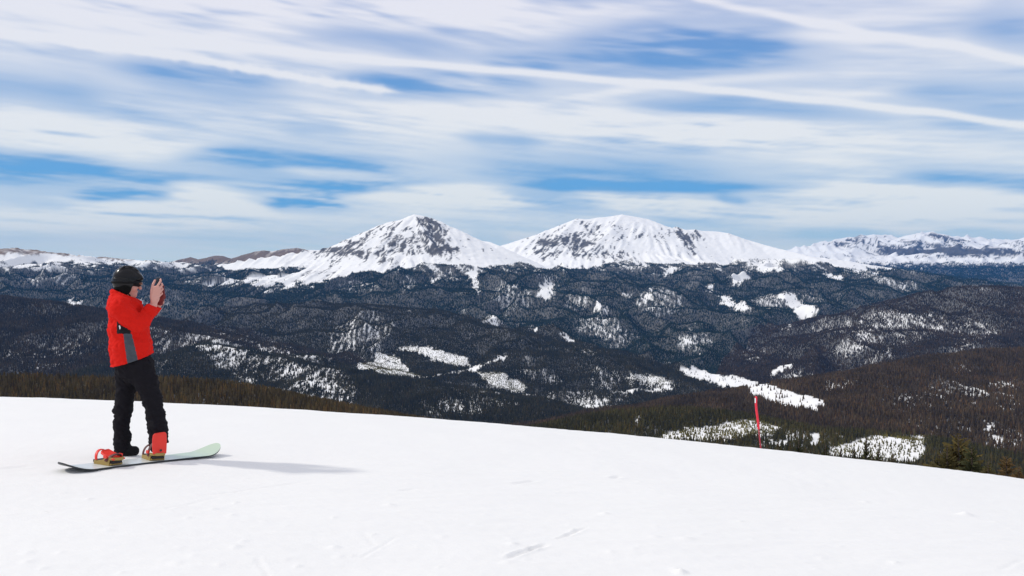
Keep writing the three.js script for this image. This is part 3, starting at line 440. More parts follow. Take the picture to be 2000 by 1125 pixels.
// ground colour: snow, bare rock on the peaks, brown tundra, fallen needles and painted tree shade under close stands
const rockZones = [                                          // [ridge, photo column, photo row, km, half width, half height in px, amount]
  ['pyramid_peak', 848, 450, 9.8, 18, 27, 0.7], ['pyramid_peak', 830, 430, 9.95, 16, 10, 0.7], ['pyramid_peak', 868, 468, 9.7, 18, 18, 0.5], ['pyramid_peak', 800, 472, 9.6, 24, 18, 0.55], ['pyramid_peak', 775, 462, 9.7, 28, 28, 0.34], ['pyramid_peak', 700, 478, 9.9, 26, 20, 0.55], ['pyramid_peak', 735, 450, 9.9, 30, 14, 0.42], ['pyramid_peak', 640, 490, 10, 40, 14, 0.5], ['pyramid_peak', 690, 500, 9.6, 60, 22, 0.24], ['pyramid_peak', 660, 528, 9.2, 40, 10, 0.4], ['pyramid_peak', 745, 500, 9.4, 30, 18, 0.4], ['pyramid_peak', 850, 496, 9.3, 50, 14, 0.42], ['pyramid_peak', 885, 488, 9.3, 26, 9, 0.45],
  ['broad_massif', 1070, 468, 12.6, 32, 12, 0.44], ['broad_massif', 1055, 492, 12.2, 24, 18, 0.5], ['broad_massif', 1110, 480, 12.3, 30, 22, 0.42], ['broad_massif', 1135, 472, 12.4, 24, 26, 0.42], ['broad_massif', 1165, 455, 12.7, 20, 26, 0.3], ['broad_massif', 1208, 450, 12.7, 14, 22, 0.42], ['broad_massif', 1335, 468, 12.5, 12, 28, 0.85], ['broad_massif', 1362, 460, 12.7, 10, 14, 0.6], ['broad_massif', 1300, 462, 12.6, 24, 20, 0.26], ['broad_massif', 1255, 462, 12.6, 30, 8, 0.36], ['broad_massif', 1195, 499, 11.8, 40, 12, 0.5], ['broad_massif', 1430, 456, 12.8, 14, 5, 0.4], ['broad_massif', 1135, 432, 12.9, 16, 7, 0.4],
  ['far_range', 1712, 470, 23.8, 30, 12, 0.62], ['far_range', 1650, 478, 24, 26, 9, 0.5], ['far_range', 1830, 466, 24, 20, 13, 0.75], ['far_range', 1785, 476, 23.5, 20, 10, 0.5], ['far_range', 1850, 493, 20.5, 40, 11, 0.7], ['far_range', 1690, 500, 20.8, 70, 6, 0.4], ['far_range', 1880, 472, 24, 30, 10, 0.4], ['far_range', 1955, 492, 20, 60, 14, 0.62], ['far_range', 1790, 490, 22, 50, 8, 0.3],
  ['rocky_ridge', 372, 508, 12.2, 30, 8, 0.7], ['rocky_ridge', 425, 506, 12, 30, 8, 0.6], ['rocky_ridge', 575, 494, 11.9, 18, 10, 0.8], ['rocky_ridge', 505, 503, 11.6, 60, 16, 0.95], ['rocky_ridge', 400, 506, 12, 60, 9, 0.6],
].map(([id, px, py, km, rx, ry, am]) => ({ id, x: (px - 1000) / F * km * 1000, y: EYE + (HZ - py) / F * km * 1000, rx: rx / F * km * 1000, ry: ry / F * km * 1000, am }));
const colr = new Float32Array(NV * 3), Cov = new Float32Array(NV);
const rockCol = [[0.050, 0.048, 0.047], [0.115, 0.108, 0.104]], tundraCol = [0.17, 0.115, 0.075], litterShade = [0.075, 0.072, 0.066];
for (let j = 0; j < NR; j++) {
  const d = rowD[j];
  for (let i = 0; i < NC; i++) {
    const k = j * NC + i, x = colU(i) * d, h = Hh[k], R = ridges[Ri[k]], t = Tt[k], r = Rr[k];
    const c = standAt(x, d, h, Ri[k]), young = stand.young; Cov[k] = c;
    let rock = 0, tund = 0;
    if (R?.kind === 'alp') {
      const far = R.id === 'far_range' ? 1.8 : 1, bend = R.id === 'broad_massif' ? 0.3 : 0.7, ts = (ribs(R.id, x, h, d) + bend * 70 * far * noiseC(x / (330 * far), h / (190 * far)) + bend * 22 * far * noiseA(x / (90 * far), h / (60 * far))) / far;
      let z = R.id === 'broad_massif' ? -0.54 : -0.60;
      for (const q of rockZones) if (q.id === R.id) { const e = ((x - q.x) / q.rx) ** 2 + ((h - q.y) / q.ry) ** 2; if (e < 6) z += q.am * 1.3 * Math.exp(-e * 0.7); }
      const i1 = Math.min(i + 1, NC - 1), i0 = Math.max(i - 1, 0), steep = Math.abs(Hh[j * NC + i1] - Hh[j * NC + i0]) / ((colU(i1) - colU(i0)) * d);
      const n = (0.52 * noiseA(ts / 85, h / 230) + 0.46 * noiseB(ts / 33, h / 120)) * (0.75 + 0.5 * noiseB(x / (420 * far), h / (160 * far))) + 0.2 * noiseC(x / (120 * far), h / (90 * far)) + 0.20 * noiseC(x / (22 * far), h / (24 * far)) + 0.35 * (steep - 0.35);
      rock = sstep(0.0, 0.26, z + n);
      if (R.id === 'rocky_ridge') tund = sstep(0.1, 0.5, z + 0.3 * noiseC(x / 300, d / 400) + 0.3) * 0.8;
    } else if (R?.kind === 'tundra') {
      const top = (R.pts[0][0] < 0 ? 92 : 40) + 22 * noiseA(x / 260, d / 300) + 16 * noiseC(x / 60, d / 90);
      tund = sstep(top - 6, top + 10, h) * clamp(0.9 + 0.5 * noiseB(x / 110, d / 60)); 
    }
    const mixRock = 0.5 + 0.5 * noiseB(x / 80, h / 50), litterShadeMix = sstep(0.34, 0.74, c) * (Ri[k] < 0 || young ? 0 : 1);
    for (let q = 0; q < 3; q++) {
      let v = snowWhite[q] + 0.08;                             // untouched powder up here, groomed snow underfoot
      v = lerp(v, lerp(rockCol[0][q], rockCol[1][q], mixRock), rock);
      v = lerp(v, tundraCol[q], tund);
      v = lerp(v, litterShade[q], litterShadeMix * 0.93);  // shade between close trees painted into the ground, along with fallen needles
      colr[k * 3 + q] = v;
    }
  }
}
{
  const pos = new Float32Array(NV * 3), idx = new Uint32Array((NC - 1) * (NR - 1) * 6);
  for (let j = 0; j < NR; j++) for (let i = 0; i < NC; i++) { const k = j * NC + i; pos[k * 3] = colU(i) * rowD[j]; pos[k * 3 + 1] = Hh[k]; pos[k * 3 + 2] = -rowD[j]; }
  let q = 0;
  for (let j = 0; j + 1 < NR; j++) for (let i = 0; i + 1 < NC; i++) { const a = j * NC + i, b = a + 1, c = a + NC, e = c + 1; idx[q++] = a; idx[q++] = b; idx[q++] = e; idx[q++] = a; idx[q++] = e; idx[q++] = c; }
  const whole = new THREE.BufferGeometry(); whole.setAttribute('position', new THREE.BufferAttribute(pos, 3)); whole.setIndex(new THREE.BufferAttribute(idx, 1)); whole.computeVertexNormals();
  const nor = whole.attributes.normal.array;
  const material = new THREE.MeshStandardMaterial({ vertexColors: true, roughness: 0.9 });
  const groups = new Map();
  for (let f = 0; f < idx.length; f += 6) { const ri = Ri[idx[f]], id = ri < 0 ? 'home_hill' : ridges[ri].id; if (!groups.has(id)) groups.set(id, []); groups.get(id).push(f); }
  const says = {
    far_range: ['mountain', 'distant snowy mountain range beyond the blue forest', 'mountains'], broad_massif: ['mountain', 'broad white mountain with long summit ridge and dark rock ribs', 'mountain'],
    pyramid_peak: ['mountain', 'pyramid-shaped snowy peak with a dark rocky face', 'mountain'], rocky_ridge: ['mountain', 'low rocky ridge behind the pyramid-shaped peak', 'mountain ridge'],
    tundra_ridge: ['mountain', 'rounded ridge with brown bare top and snow below it', 'mountain ridge'], wooded_slopes: ['terrain', 'snowy ground under the blue forest at the foot of the peaks', 'mountainside'],
    central_hill: ['hill', 'rounded hill with cut blocks in the middle of the valley', 'hill'], left_hill: ['hill', 'dark wooded hill behind the person in red', 'hill'],
    right_hill: ['hill', 'wooded hill with streaks of snow across the valley meadow', 'hill'], near_right_hill: ['hill', 'brown wooded hill rising behind the red pole', 'hill'],
    wooded_knoll: ['hill', 'low wooded knoll with a speckled cut block below its top', 'hill'], near_left_wood: ['hill', 'low shoulder of brown trees just beyond the snow crest', 'hill'], home_hill: ['terrain', 'snowy flank falling away behind the crest of the slope', 'hillside'],
  };
  for (const [id, faces] of groups) {
    const map = new Map(), ni = new Uint32Array(faces.length * 6), list = [];
    faces.forEach((f, n) => { for (let s = 0; s < 6; s++) { const v = idx[f + s]; let m = map.get(v); if (m === undefined) { m = list.length; map.set(v, m); list.push(v); } ni[n * 6 + s] = m; } });
    const P = new Float32Array(list.length * 3), N = new Float32Array(list.length * 3), C = new Float32Array(list.length * 3);
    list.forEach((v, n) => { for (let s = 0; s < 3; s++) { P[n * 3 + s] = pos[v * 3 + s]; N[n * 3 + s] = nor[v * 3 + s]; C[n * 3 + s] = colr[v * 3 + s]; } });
    const g = new THREE.BufferGeometry(); g.setAttribute('position', new THREE.BufferAttribute(P, 3)); g.setAttribute('normal', new THREE.BufferAttribute(N, 3)); g.setAttribute('color', new THREE.BufferAttribute(C, 3)); g.setIndex(new THREE.BufferAttribute(ni, 1));
    const m = lit(new THREE.Mesh(g, material)), [name, label, cat] = says[id];
    m.name = numbered(name); scene.add(tag(m, label, cat, null, 'structure'));
  }
}
console.log('terrain meshes');

// ---------------------------------------------------------------- forests: conifers in their hundreds of thousands on the hillsides
function coniferShape(seed, tiers, sides, rad) {
  const r = rng(seed), v = [];
  for (let t = 0; t < tiers; t++) {
    const y0 = 0.06 + 0.86 * t / tiers, y1 = Math.min(1, y0 + (1 - y0) * (t === tiers - 1 ? 1 : 0.62)), R = rad * (1 - 0.85 * t / tiers) * (0.85 + 0.3 * r()), ring = [], a0 = r() * 7;
    for (let s = 0; s < sides; s++) { const a = a0 + s / sides * 2 * Math.PI, q = R * (s % 2 ? 0.62 : 1) * (0.85 + 0.3 * r()); ring.push([Math.cos(a) * q, y0 + (s % 2 ? 0.03 : -0.02) + 0.03 * (r() - 0.5), Math.sin(a) * q]); }
    for (let s = 0; s < sides; s++) v.push(0, y1, 0, ...ring[(s + 1) % sides], ...ring[s]);
  }
  const g = new THREE.BufferGeometry(); g.setAttribute('position', new THREE.BufferAttribute(new Float32Array(v), 3)); return g;
}
{
  const needle = matte(1, 1, 1, 0.1);
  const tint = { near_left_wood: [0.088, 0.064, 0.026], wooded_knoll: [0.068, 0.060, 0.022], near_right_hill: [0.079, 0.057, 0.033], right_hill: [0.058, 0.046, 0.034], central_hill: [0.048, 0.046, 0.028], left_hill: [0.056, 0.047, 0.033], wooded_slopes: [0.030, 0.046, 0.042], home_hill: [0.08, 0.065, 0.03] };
  const place = new Map(), r = rng(99);
  const horizon = new Float32Array(NC); for (let i = 0; i < NC; i++) horizon[i] = -crestDrop(colU(i)) - 0.012;
  const M = new THREE.Matrix4(), Q = new THREE.Quaternion(), S = new THREE.Vector3(), P = new THREE.Vector3(), UPV = new THREE.Vector3(0, 1, 0);
  for (let j = 0; j + 1 < NR; j++) {
    const d0 = rowD[j], d1 = rowD[j + 1], d = (d0 + d1) / 2;
    if (d < 700 || d > 24000) { for (let i = 0; i < NC; i++) horizon[i] = Math.max(horizon[i], (Hh[j * NC + i] - EYE) / d0); continue; }
    const grow = Math.max(1, Math.pow(d / 5600, 0.85)), space = Math.max(5.4, d * 0.00128), tall = 13.5 * grow;
    for (let i = 0; i + 1 < NC; i++) {
      const u = colU(i), k = j * NC + i;
      const v = (Math.max(Hh[k], Hh[k + NC]) + tall + 14 - EYE) / d;
      if (Math.abs(u) < UF - 0.002 && v > horizon[i] - 0.010) {
        const dense = Math.max(Cov[k], Cov[k + 1], Cov[k + NC], Cov[k + NC + 1]);
        if (dense > 0.01) {
          const width = colU(i + 1) - u, want = width * d * (d1 - d0) / (space * space) * (Math.abs(u) > 0.6 ? 0.55 : 1.26);
          let n = Math.floor(want) + (r() < want % 1 ? 1 : 0);
          while (n-- > 0) {
            const fi = r(), fj = r(), dd = lerp(d0, d1, fj), x = (u + fi * width) * dd, h = lerp(lerp(Hh[k], Hh[k + 1], fi), lerp(Hh[k + NC], Hh[k + NC + 1], fi), fj);
            const gk = clamp(dd / 5000, 0.3, 2), c = standAt(x, dd, h, Ri[k], (r() + r() - 1) * 95 * gk, (r() + r() - 1) * 190 * gk);
            if (r() > c * c * 0.45 + c * 0.55) continue;
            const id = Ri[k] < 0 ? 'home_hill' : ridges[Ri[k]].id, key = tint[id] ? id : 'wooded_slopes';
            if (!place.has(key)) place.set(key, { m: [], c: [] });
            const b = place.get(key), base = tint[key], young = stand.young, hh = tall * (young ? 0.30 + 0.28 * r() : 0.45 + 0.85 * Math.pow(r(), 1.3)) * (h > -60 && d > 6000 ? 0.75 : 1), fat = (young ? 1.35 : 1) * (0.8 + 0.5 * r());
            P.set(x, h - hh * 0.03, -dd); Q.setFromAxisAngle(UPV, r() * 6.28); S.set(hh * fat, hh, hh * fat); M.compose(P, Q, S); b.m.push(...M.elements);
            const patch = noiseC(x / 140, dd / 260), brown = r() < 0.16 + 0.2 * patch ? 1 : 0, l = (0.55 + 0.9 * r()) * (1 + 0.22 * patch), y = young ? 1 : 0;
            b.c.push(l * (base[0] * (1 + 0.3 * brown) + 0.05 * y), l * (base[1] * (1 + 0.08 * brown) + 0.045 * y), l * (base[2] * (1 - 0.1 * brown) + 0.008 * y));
          }
        }
      }
    }
    for (let i = 0; i < NC; i++) horizon[i] = Math.max(horizon[i], (Hh[j * NC + i] - EYE) / d0);
  }
  const says = {
    near_left_wood: 'olive brown conifers on the low shoulder beyond the snow crest', wooded_knoll: 'dark green conifers covering the low knoll beside the red pole', near_right_hill: 'brown conifer forest on the nearest hill to the right', right_hill: 'conifer forest with snow streaks above the valley meadow',
    central_hill: 'dark conifer forest on the central hill with cut blocks', left_hill: 'dark conifer forest on the hill behind the person', wooded_slopes: 'blue hazy conifer forest at the foot of the snowy peaks', home_hill: 'conifers on the flank below the crest of the snow slope',
  };
  let seed = 300, total = 0;
  for (const [id, { m, c }] of place) {
    const n = m.length / 16; total += n;
    const near = ['near_left_wood', 'wooded_knoll', 'near_right_hill', 'home_hill'].includes(id);
    const mesh = new THREE.InstancedMesh(coniferShape(seed++, near ? 4 : 3, 6, 0.20), needle, n);
    mesh.instanceMatrix.array.set(m);
    mesh.instanceColor = new THREE.InstancedBufferAttribute(new Float32Array(c), 3);
    mesh.name = numbered('conifer_forest'); lit(mesh);
    scene.add(tag(mesh, says[id], 'forest', null, 'stuff'));
    console.log(id, n);
  }
  console.log('trees', total);
}
//@OBJECTS
// ---------------------------------------------------------------- near trees just beyond the crest
function nearConifer(seed, ratio) {
  const r = rng(seed), v = [], trunk = [];
  const whorls = 46;
  for (let w = 0; w < whorls; w++) {
    const f = w / (whorls - 1), y = 0.07 + 0.92 * f, len = ratio * Math.pow(1 - f, 0.85) * (0.75 + 0.45 * r()) + 0.012, n = Math.round(lerp(15, 6, f)), a0 = r() * 7;
    for (let b = 0; b < n; b++) {
      const a = a0 + (b + 0.5 * r()) / n * 6.283, L = len * (0.5 + 0.6 * r()), rise = lerp(-0.06, 0.35, f) + 0.3 * (r() - 0.5), cx = Math.cos(a), cz = Math.sin(a), sx = -cz, sz = cx;
      for (let q = 0; q < 7; q++) {                          // sprays of needles along the branch
        const t0 = 0.12 + 0.76 * q / 7, t1 = Math.min(1.04, t0 + 0.24 + 0.1 * r()), wd = L * (0.17 - 0.014 * q) * (0.6 + 0.8 * r()), y0 = y + rise * L * t0 - 0.12 * L * t0 * t0, y1 = y + rise * L * t1 - 0.12 * L * t1 * t1, sk = (r() - 0.5) * 0.5;
        for (const s of [-1, 1]) {
          const px = cx * L * t0, pz = cz * L * t0, ex = cx * L * t1, ez = cz * L * t1, mx = cx * L * lerp(t0, t1, 0.7) + sx * wd * s, mz = cz * L * lerp(t0, t1, 0.7) + sz * wd * s;
          v.push(px, y0, pz, ex + sx * sk * wd, y1, ez + sz * sk * wd, mx, lerp(y0, y1, 0.6) - wd * (0.35 + 0.4 * r()), mz);
        }
      }
    }
  }
  const g = new THREE.BufferGeometry(); g.setAttribute('position', new THREE.BufferAttribute(new Float32Array(v), 3)); return g;
}
{
  const bark = std(0.09, 0.065, 0.05, 0.95), leaf = (r, g, b) => matte(r, g, b, 0.15, { side: THREE.DoubleSide });
  const greens = [leaf(0.105, 0.080, 0.030), leaf(0.050, 0.052, 0.024), leaf(0.075, 0.062, 0.025), leaf(0.12, 0.075, 0.032)];
  const trunkGeo = new THREE.CylinderGeometry(0.004, 0.022, 0.97, 7); trunkGeo.translate(0, 0.485, 0);
  const shapes = new Map();
  const list = [                                             // photo column and row of the top, height, width ratio, tint, label
    [1872, 838, 7.5, 0.46, 0, 'broad bushy olive conifer rising behind the snow crest'], [1966, 884, 6, 0.44, 3, 'low reddish conifer at the edge of the snow crest, right of the broad bushy one'], [1692, 846, 11, 0.17, 1, 'narrow dark conifer in front of the speckled cut block'],
    [1898, 862, 6, 0.36, 1, 'dark green conifer close against the broad bushy one'], [1834, 880, 5.5, 0.34, 2], [1930, 896, 5, 0.3, 2], [1668, 866, 9, 0.16, 1], [1716, 868, 9, 0.17, 1], [1744, 878, 8, 0.18, 2], [1642, 870, 8, 0.15, 1], [1560, 850, 9, 0.15, 1], [1543, 858, 8, 0.16, 2], [1612, 858, 9, 0.15, 1], [1520, 854, 8, 0.15, 2], [1590, 866, 7, 0.16, 1], [1498, 862, 7, 0.18, 3, 'small conifer just right of the foot of the red pole'], [1466, 864, 6, 0.2, 2], [1775, 890, 6, 0.2, 1], [1800, 896, 5, 0.24, 2], [1990, 906, 5, 0.3, 3], [1440, 862, 6, 0.16, 1], [1408, 858, 6, 0.15, 2], [1574, 868, 6, 0.17, 2], [1632, 876, 6, 0.17, 1], [1704, 882, 6, 0.18, 2], [1380, 858, 5, 0.17, 1], [1850, 862, 6, 0.34, 2],
  ];
  const r = rng(515);
  list.forEach(([px, py, tall, ratio, tint, label], n) => {
    const u = (px - 1000) / F, v = (py - HZ) / F;
    let d = 30; for (; d < 260; d += 0.5) if (slopeHeight(u * d, d) + tall < EYE - v * d) break;
    const key = ratio.toFixed(1); if (!shapes.has(key)) shapes.set(key, nearConifer(700 + shapes.size, 1));
    const t = thing('conifer_tree', [u * d, slopeHeight(u * d, d) - 0.25, -d]);
    t.rotation.y = r() * 6.28;
    const tr = part('trunk', trunkGeo, bark, t); tr.scale.setScalar(tall + 0.25);
    const cr = part('crown', shapes.get(key), greens[tint], t); cr.scale.set((tall + 0.25) * ratio, tall + 0.25, (tall + 0.25) * ratio);
    const nth = ['first', 'second', 'third', 'fourth', 'fifth', 'sixth', 'seventh', 'eighth', 'ninth', 'tenth', 'eleventh', 'twelfth', 'thirteenth', 'fourteenth', 'fifteenth', 'sixteenth'];
    const order = list.filter((q) => (px < 1480 ? q[0] < 1480 && q[0] > px : q[0] > 1480 && q[0] < px)).length;
    const said = { 1834: 'low conifer just left of the broad bushy one', 1850: 'small conifer overlapping the left side of the broad bushy one', 1930: 'small conifer between the broad bushy one and the reddish one', 1990: 'low reddish conifer at the right edge of the picture' }[px];
    tag(t, label ?? said ?? (px < 1480 ? nth[order] + ' small conifer left of the red pole along the snow crest' : nth[order] + ' narrow conifer right of the red pole along the snow crest'), 'tree', 'young conifers just beyond the snow crest');
  });
}

// ---------------------------------------------------------------- red piste pole
{
  const d = 25, base = [(1486 - 1000) / F * d, 0, -d]; base[1] = slopeHeight(base[0], d) - 0.2;
  const at = (px, py) => new THREE.Vector3((px - 1000) / F * d - base[0], EYE + (HZ - py) / F * d - base[1], 0);
  const t = thing('piste_pole', base);
  tag(t, 'slightly bent red marker pole standing behind the snow crest', 'marker pole');
  const lowTop = at(1482, 838);
  const low = new THREE.CatmullRomCurve3([new THREE.Vector3(0, 0, 0), at(1486.5, 884), at(1485.5, 872), at(1483.6, 856), lowTop]);
  part('shaft', new THREE.TubeGeometry(low, 24, 0.021, 10), std(0.36, 0.03, 0.045, 0.5), t);
  const up = new THREE.CatmullRomCurve3([lowTop, at(1480.8, 826), at(1479.3, 814), at(1477.4, 800), at(1476.6, 788), at(1476.8, 776)]);
  const sleeve = part('sleeve', new THREE.TubeGeometry(up, 30, 0.034, 12), std(0.82, 0.02, 0.05, 0.42), t);
  const cap = new THREE.SphereGeometry(0.034, 12, 8, 0, 6.2832, 0, 1.5708); cap.translate(...at(1476.8, 776).toArray()); part('cap', cap, std(0.75, 0.03, 0.05, 0.5), t);
  const band = new THREE.CylinderGeometry(0.0365, 0.0365, 0.14, 14, 1, true, Math.PI * 0.85, Math.PI * 1.0); band.translate(...at(1476.6, 782).toArray());
  part('reflective_band', band, std(0.85, 0.85, 0.85, 0.35, { side: THREE.DoubleSide }), t);
}

// ---------------------------------------------------------------- surface nets: a closed skin over a distance field
function skin(f, lo, hi, cell) {
  const n = [0, 1, 2].map((k) => Math.ceil((hi[k] - lo[k]) / cell) + 2), [nx, ny, nz] = n, val = new Float32Array(nx * ny * nz), at = (i, j, k) => (k * ny + j) * nx + i;
  for (let k = 0; k < nz; k++) for (let j = 0; j < ny; j++) for (let i = 0; i < nx; i++) val[at(i, j, k)] = f(lo[0] + i * cell, lo[1] + j * cell, lo[2] + k * cell);
  const id = new Int32Array(nx * ny * nz).fill(-1), pos = [], idx = [];
  for (let k = 0; k + 1 < nz; k++) for (let j = 0; j + 1 < ny; j++) for (let i = 0; i + 1 < nx; i++) {
    let c = 0, sx = 0, sy = 0, sz = 0, inside_ = 0;
    for (let e = 0; e < 8; e++) if (val[at(i + (e & 1), j + ((e >> 1) & 1), k + (e >> 2))] < 0) inside_++;
    if (inside_ === 0 || inside_ === 8) continue;
    for (let a = 0; a < 8; a++) for (const bit of [1, 2, 4]) {
      if (a & bit) continue;
      const b = a | bit, va = val[at(i + (a & 1), j + ((a >> 1) & 1), k + (a >> 2))], vb = val[at(i + (b & 1), j + ((b >> 1) & 1), k + (b >> 2))];
      if ((va < 0) === (vb < 0)) continue;
      const t = va / (va - vb);
      sx += (a & 1) + (bit === 1 ? t : 0); sy += ((a >> 1) & 1) + (bit === 2 ? t : 0); sz += (a >> 2) + (bit === 4 ? t : 0); c++;
    }
    id[at(i, j, k)] = pos.length / 3; pos.push(lo[0] + (i + sx / c) * cell, lo[1] + (j + sy / c) * cell, lo[2] + (k + sz / c) * cell);
  }
  const quad = (a, b, c, d, flip) => { if (a < 0 || b < 0 || c < 0 || d < 0) return; if (flip) idx.push(a, c, b, a, d, c); else idx.push(a, b, c, a, c, d); };
  for (let k = 1; k + 1 < nz; k++) for (let j = 1; j + 1 < ny; j++) for (let i = 1; i + 1 < nx; i++) {
    const v0 = val[at(i, j, k)] < 0;
    if (v0 !== val[at(i + 1, j, k)] < 0) quad(id[at(i, j - 1, k - 1)], id[at(i, j, k - 1)], id[at(i, j, k)], id[at(i, j - 1, k)], !v0);
    if (v0 !== val[at(i, j + 1, k)] < 0) quad(id[at(i - 1, j, k - 1)], id[at(i - 1, j, k)], id[at(i, j, k)], id[at(i, j, k - 1)], !v0);
    if (v0 !== val[at(i, j, k + 1)] < 0) quad(id[at(i - 1, j - 1, k)], id[at(i, j - 1, k)], id[at(i, j, k)], id[at(i - 1, j, k)], !v0);
  }
  const g = new THREE.BufferGeometry(); g.setAttribute('position', new THREE.BufferAttribute(new Float32Array(pos), 3)); g.setIndex(idx); g.computeVertexNormals(); return g;
}
const smin = (a, b, k) => { const h = Math.max(k - Math.abs(a - b), 0) / k; return Math.min(a, b) - h * h * k * 0.25; };
function bone(x, y, z, a, b, ra, rb, sz = 1) {               // tapered capsule; sz widens it across the body
  const dx = b[0] - a[0], dy = b[1] - a[1], dz = (b[2] - a[2]) / sz, px = x - a[0], py = y - a[1], pz = (z - a[2]) / sz, t = clamp((px * dx + py * dy + pz * dz) / (dx * dx + dy * dy + dz * dz + 1e-9));
  return Math.hypot(px - dx * t, py - dy * t, pz - dz * t) - lerp(ra, rb, t);
}
const chain = (x, y, z, list, k, sz) => { let s = 1e9; for (let i = 0; i + 1 < list.length; i++) s = smin(s, bone(x, y, z, list[i][0], list[i + 1][0], list[i][1], list[i + 1][1], sz), k); return s; };
const ell = (x, y, z, c, r) => { const a = (x - c[0]) / r[0], b = (y - c[1]) / r[1], q = (z - c[2]) / r[2], l = Math.hypot(a, b, q); return (l - 1) * Math.min(...r); };

// ---------------------------------------------------------------- the person: side on, facing right, holding a phone up
const PX = 265, PY = 894, PD = 8.25, YAW = 0.397, pBase = [(PX - 1000) / F * PD, slopeHeight((PX - 1000) / F * PD, PD), -PD], RAY = PD * Math.hypot(1, (PX - 1000) / F);
const eyeAbove = EYE - pBase[1];
const L = (px, py, z = 0) => { const k = 1 - z / RAY; return [(px - PX) * 0.00439 * k, eyeAbove - (py - HZ) * (PD / F) * k, z]; };   // photo position to the person's own axes: x ahead of the person, z towards us
const groundHere = (x, z) => slopeHeight(pBase[0] + x * Math.cos(YAW) + z * Math.sin(YAW), -(pBase[2] - x * Math.sin(YAW) + z * Math.cos(YAW))) - pBase[1];
const person = thing('person', pBase); person.rotation.y = YAW;
tag(person, 'person in red jacket, black trousers and black helmet taking a picture with a phone', 'person');
{
  const red = matte(0.65, 0.015, 0.009), grey = matte(0.075, 0.085, 0.10), black = matte(0.012, 0.012, 0.014, 0.5), cloth = matte(0.012, 0.011, 0.014), skinM = std(0.62, 0.30, 0.24, 0.55), shell = new THREE.MeshPhysicalMaterial({ color: new THREE.Color().setRGB(0.005, 0.005, 0.006), roughness: 0.22, specularIntensity: 0.55 }), white = std(0.8, 0.8, 0.8, 0.7), hairM = matte(0.006, 0.006, 0.006);
  const fold = (x, y, z, a) => a * (0.6 * noise3(x * 9, y * 7, z * 9) + 1.1 * (0.5 - Math.abs(noise3(x * 8 + 5, y * 13 + x * 9, z * 8))) + 0.7 * (0.4 - Math.abs(noise3(x * 15 + 2, y * 22 - x * 14, z * 15))) + 0.15 * noise3(x * 40, y * 40, z * 40));
  const torso = [[L(240, 588), 0.120], [L(247, 608), 0.150], [L(251, 640), 0.172], [L(256, 676), 0.182], [L(260, 708), 0.184], [L(262, 735), 0.182]];
  const armR = [[L(234, 604, 0.17), 0.088], [L(252, 618, 0.20), 0.080], [L(271, 633, 0.205), 0.068], [L(281, 626, 0.19), 0.064], [L(293, 608, 0.15), 0.056], [L(301, 596, 0.12), 0.049]];
  const armL = [[L(242, 602, -0.19), 0.085], [L(272, 630, -0.21), 0.066], [L(300, 604, -0.12), 0.056], [L(315, 590, -0.07), 0.048]];
  const hemA = L(214, 716), hemB = L(304, 689), hs = (hemB[1] - hemA[1]) / (hemB[0] - hemA[0]), colA = L(214, 561), colB = L(262, 581), cs = (colB[1] - colA[1]) / (colB[0] - colA[0]);
  const jacketF = (x, y, z) => {
    let s = chain(x, y, z, torso, 0.03, 1.12);
    s = smin(s, bone(x, y, z, L(238, 592), L(239, 562), 0.112, 0.094, 1), 0.035);
    s = smin(s, bone(x, y, z, L(236, 598, 0.14), L(238, 598, -0.14), 0.095, 0.095), 0.06);
    s = smin(s, chain(x, y, z, armR, 0.03), 0.022); s = smin(s, chain(x, y, z, armL, 0.03), 0.022);
    const dh = y - hemA[1] - hs * (x - hemA[0]); s += fold(x, y, z, 0.0105) + 0.005 * Math.exp(-((dh - 0.03) ** 2) / 0.0004);
    s = Math.max(s, -dh, y - colA[1] - cs * (x - colA[0]));
    return Math.max(s, (Math.hypot(x - L(301, 590)[0], y - L(301, 590)[1], z - 0.12) - 0.03) * -1);
  };
  const whole = skin(jacketF, [-0.32, L(0, 722)[1], -0.36], [0.32, L(0, 555)[1], 0.34], 0.0085);
  const jp = whole.attributes.position.array, ji = whole.index.array, nrm = whole.attributes.normal.array, bins = { jacket: [], side_panel: [], underarm_panel: [], far_side: [], far_underarm: [] };
  for (let f = 0; f < ji.length; f += 3) {
    const c = [0, 1, 2].map((k) => (jp[ji[f] * 3 + k] + jp[ji[f + 1] * 3 + k] + jp[ji[f + 2] * 3 + k]) / 3), k = 1 - 0.1 / RAY, px = PX + c[0] / 0.00439 / k, py = HZ + (eyeAbove - c[1]) / (PD / F) / k;
    const side = Math.abs(c[2]) > 0.06, x0 = lerp(241, 249, (py - 648) / 60), x1 = lerp(257, 269, (py - 648) / 50);
    const dark = side && py > 622 && py < 650 && px > 229 && px < 256 && chain(c[0], c[1], c[2], armR, 0.03) > 0.014 && chain(c[0], c[1], c[2], armL, 0.03) > 0.014;
    const slot = dark ? (c[2] > 0 ? 'underarm_panel' : 'far_underarm') : side && py >= 650 && px > x0 && px < x1 ? (c[2] > 0 ? 'side_panel' : 'far_side') : 'jacket';
    bins[slot].push(ji[f], ji[f + 1], ji[f + 2]);
  }
  const piece = (list) => { const g = new THREE.BufferGeometry(); g.setAttribute('position', whole.attributes.position); g.setAttribute('normal', whole.attributes.normal); g.setIndex(list); return g.toNonIndexed(); };
  const weave = noiseTexture(256, 9, (u, v) => 0.5 + 0.3 * Math.sin(u * 402) * Math.sin(v * 402));
  const jacket = part('jacket', piece(bins.jacket), red, person);
  part('side_panel', piece(bins.side_panel), grey, jacket).userData.label = 'dark grey side panel of the red jacket';
  part('underarm_panel', piece(bins.underarm_panel), black, jacket).userData.label = 'black pocket panel under the arm';
  part('side_panel', piece(bins.far_side), grey, jacket);
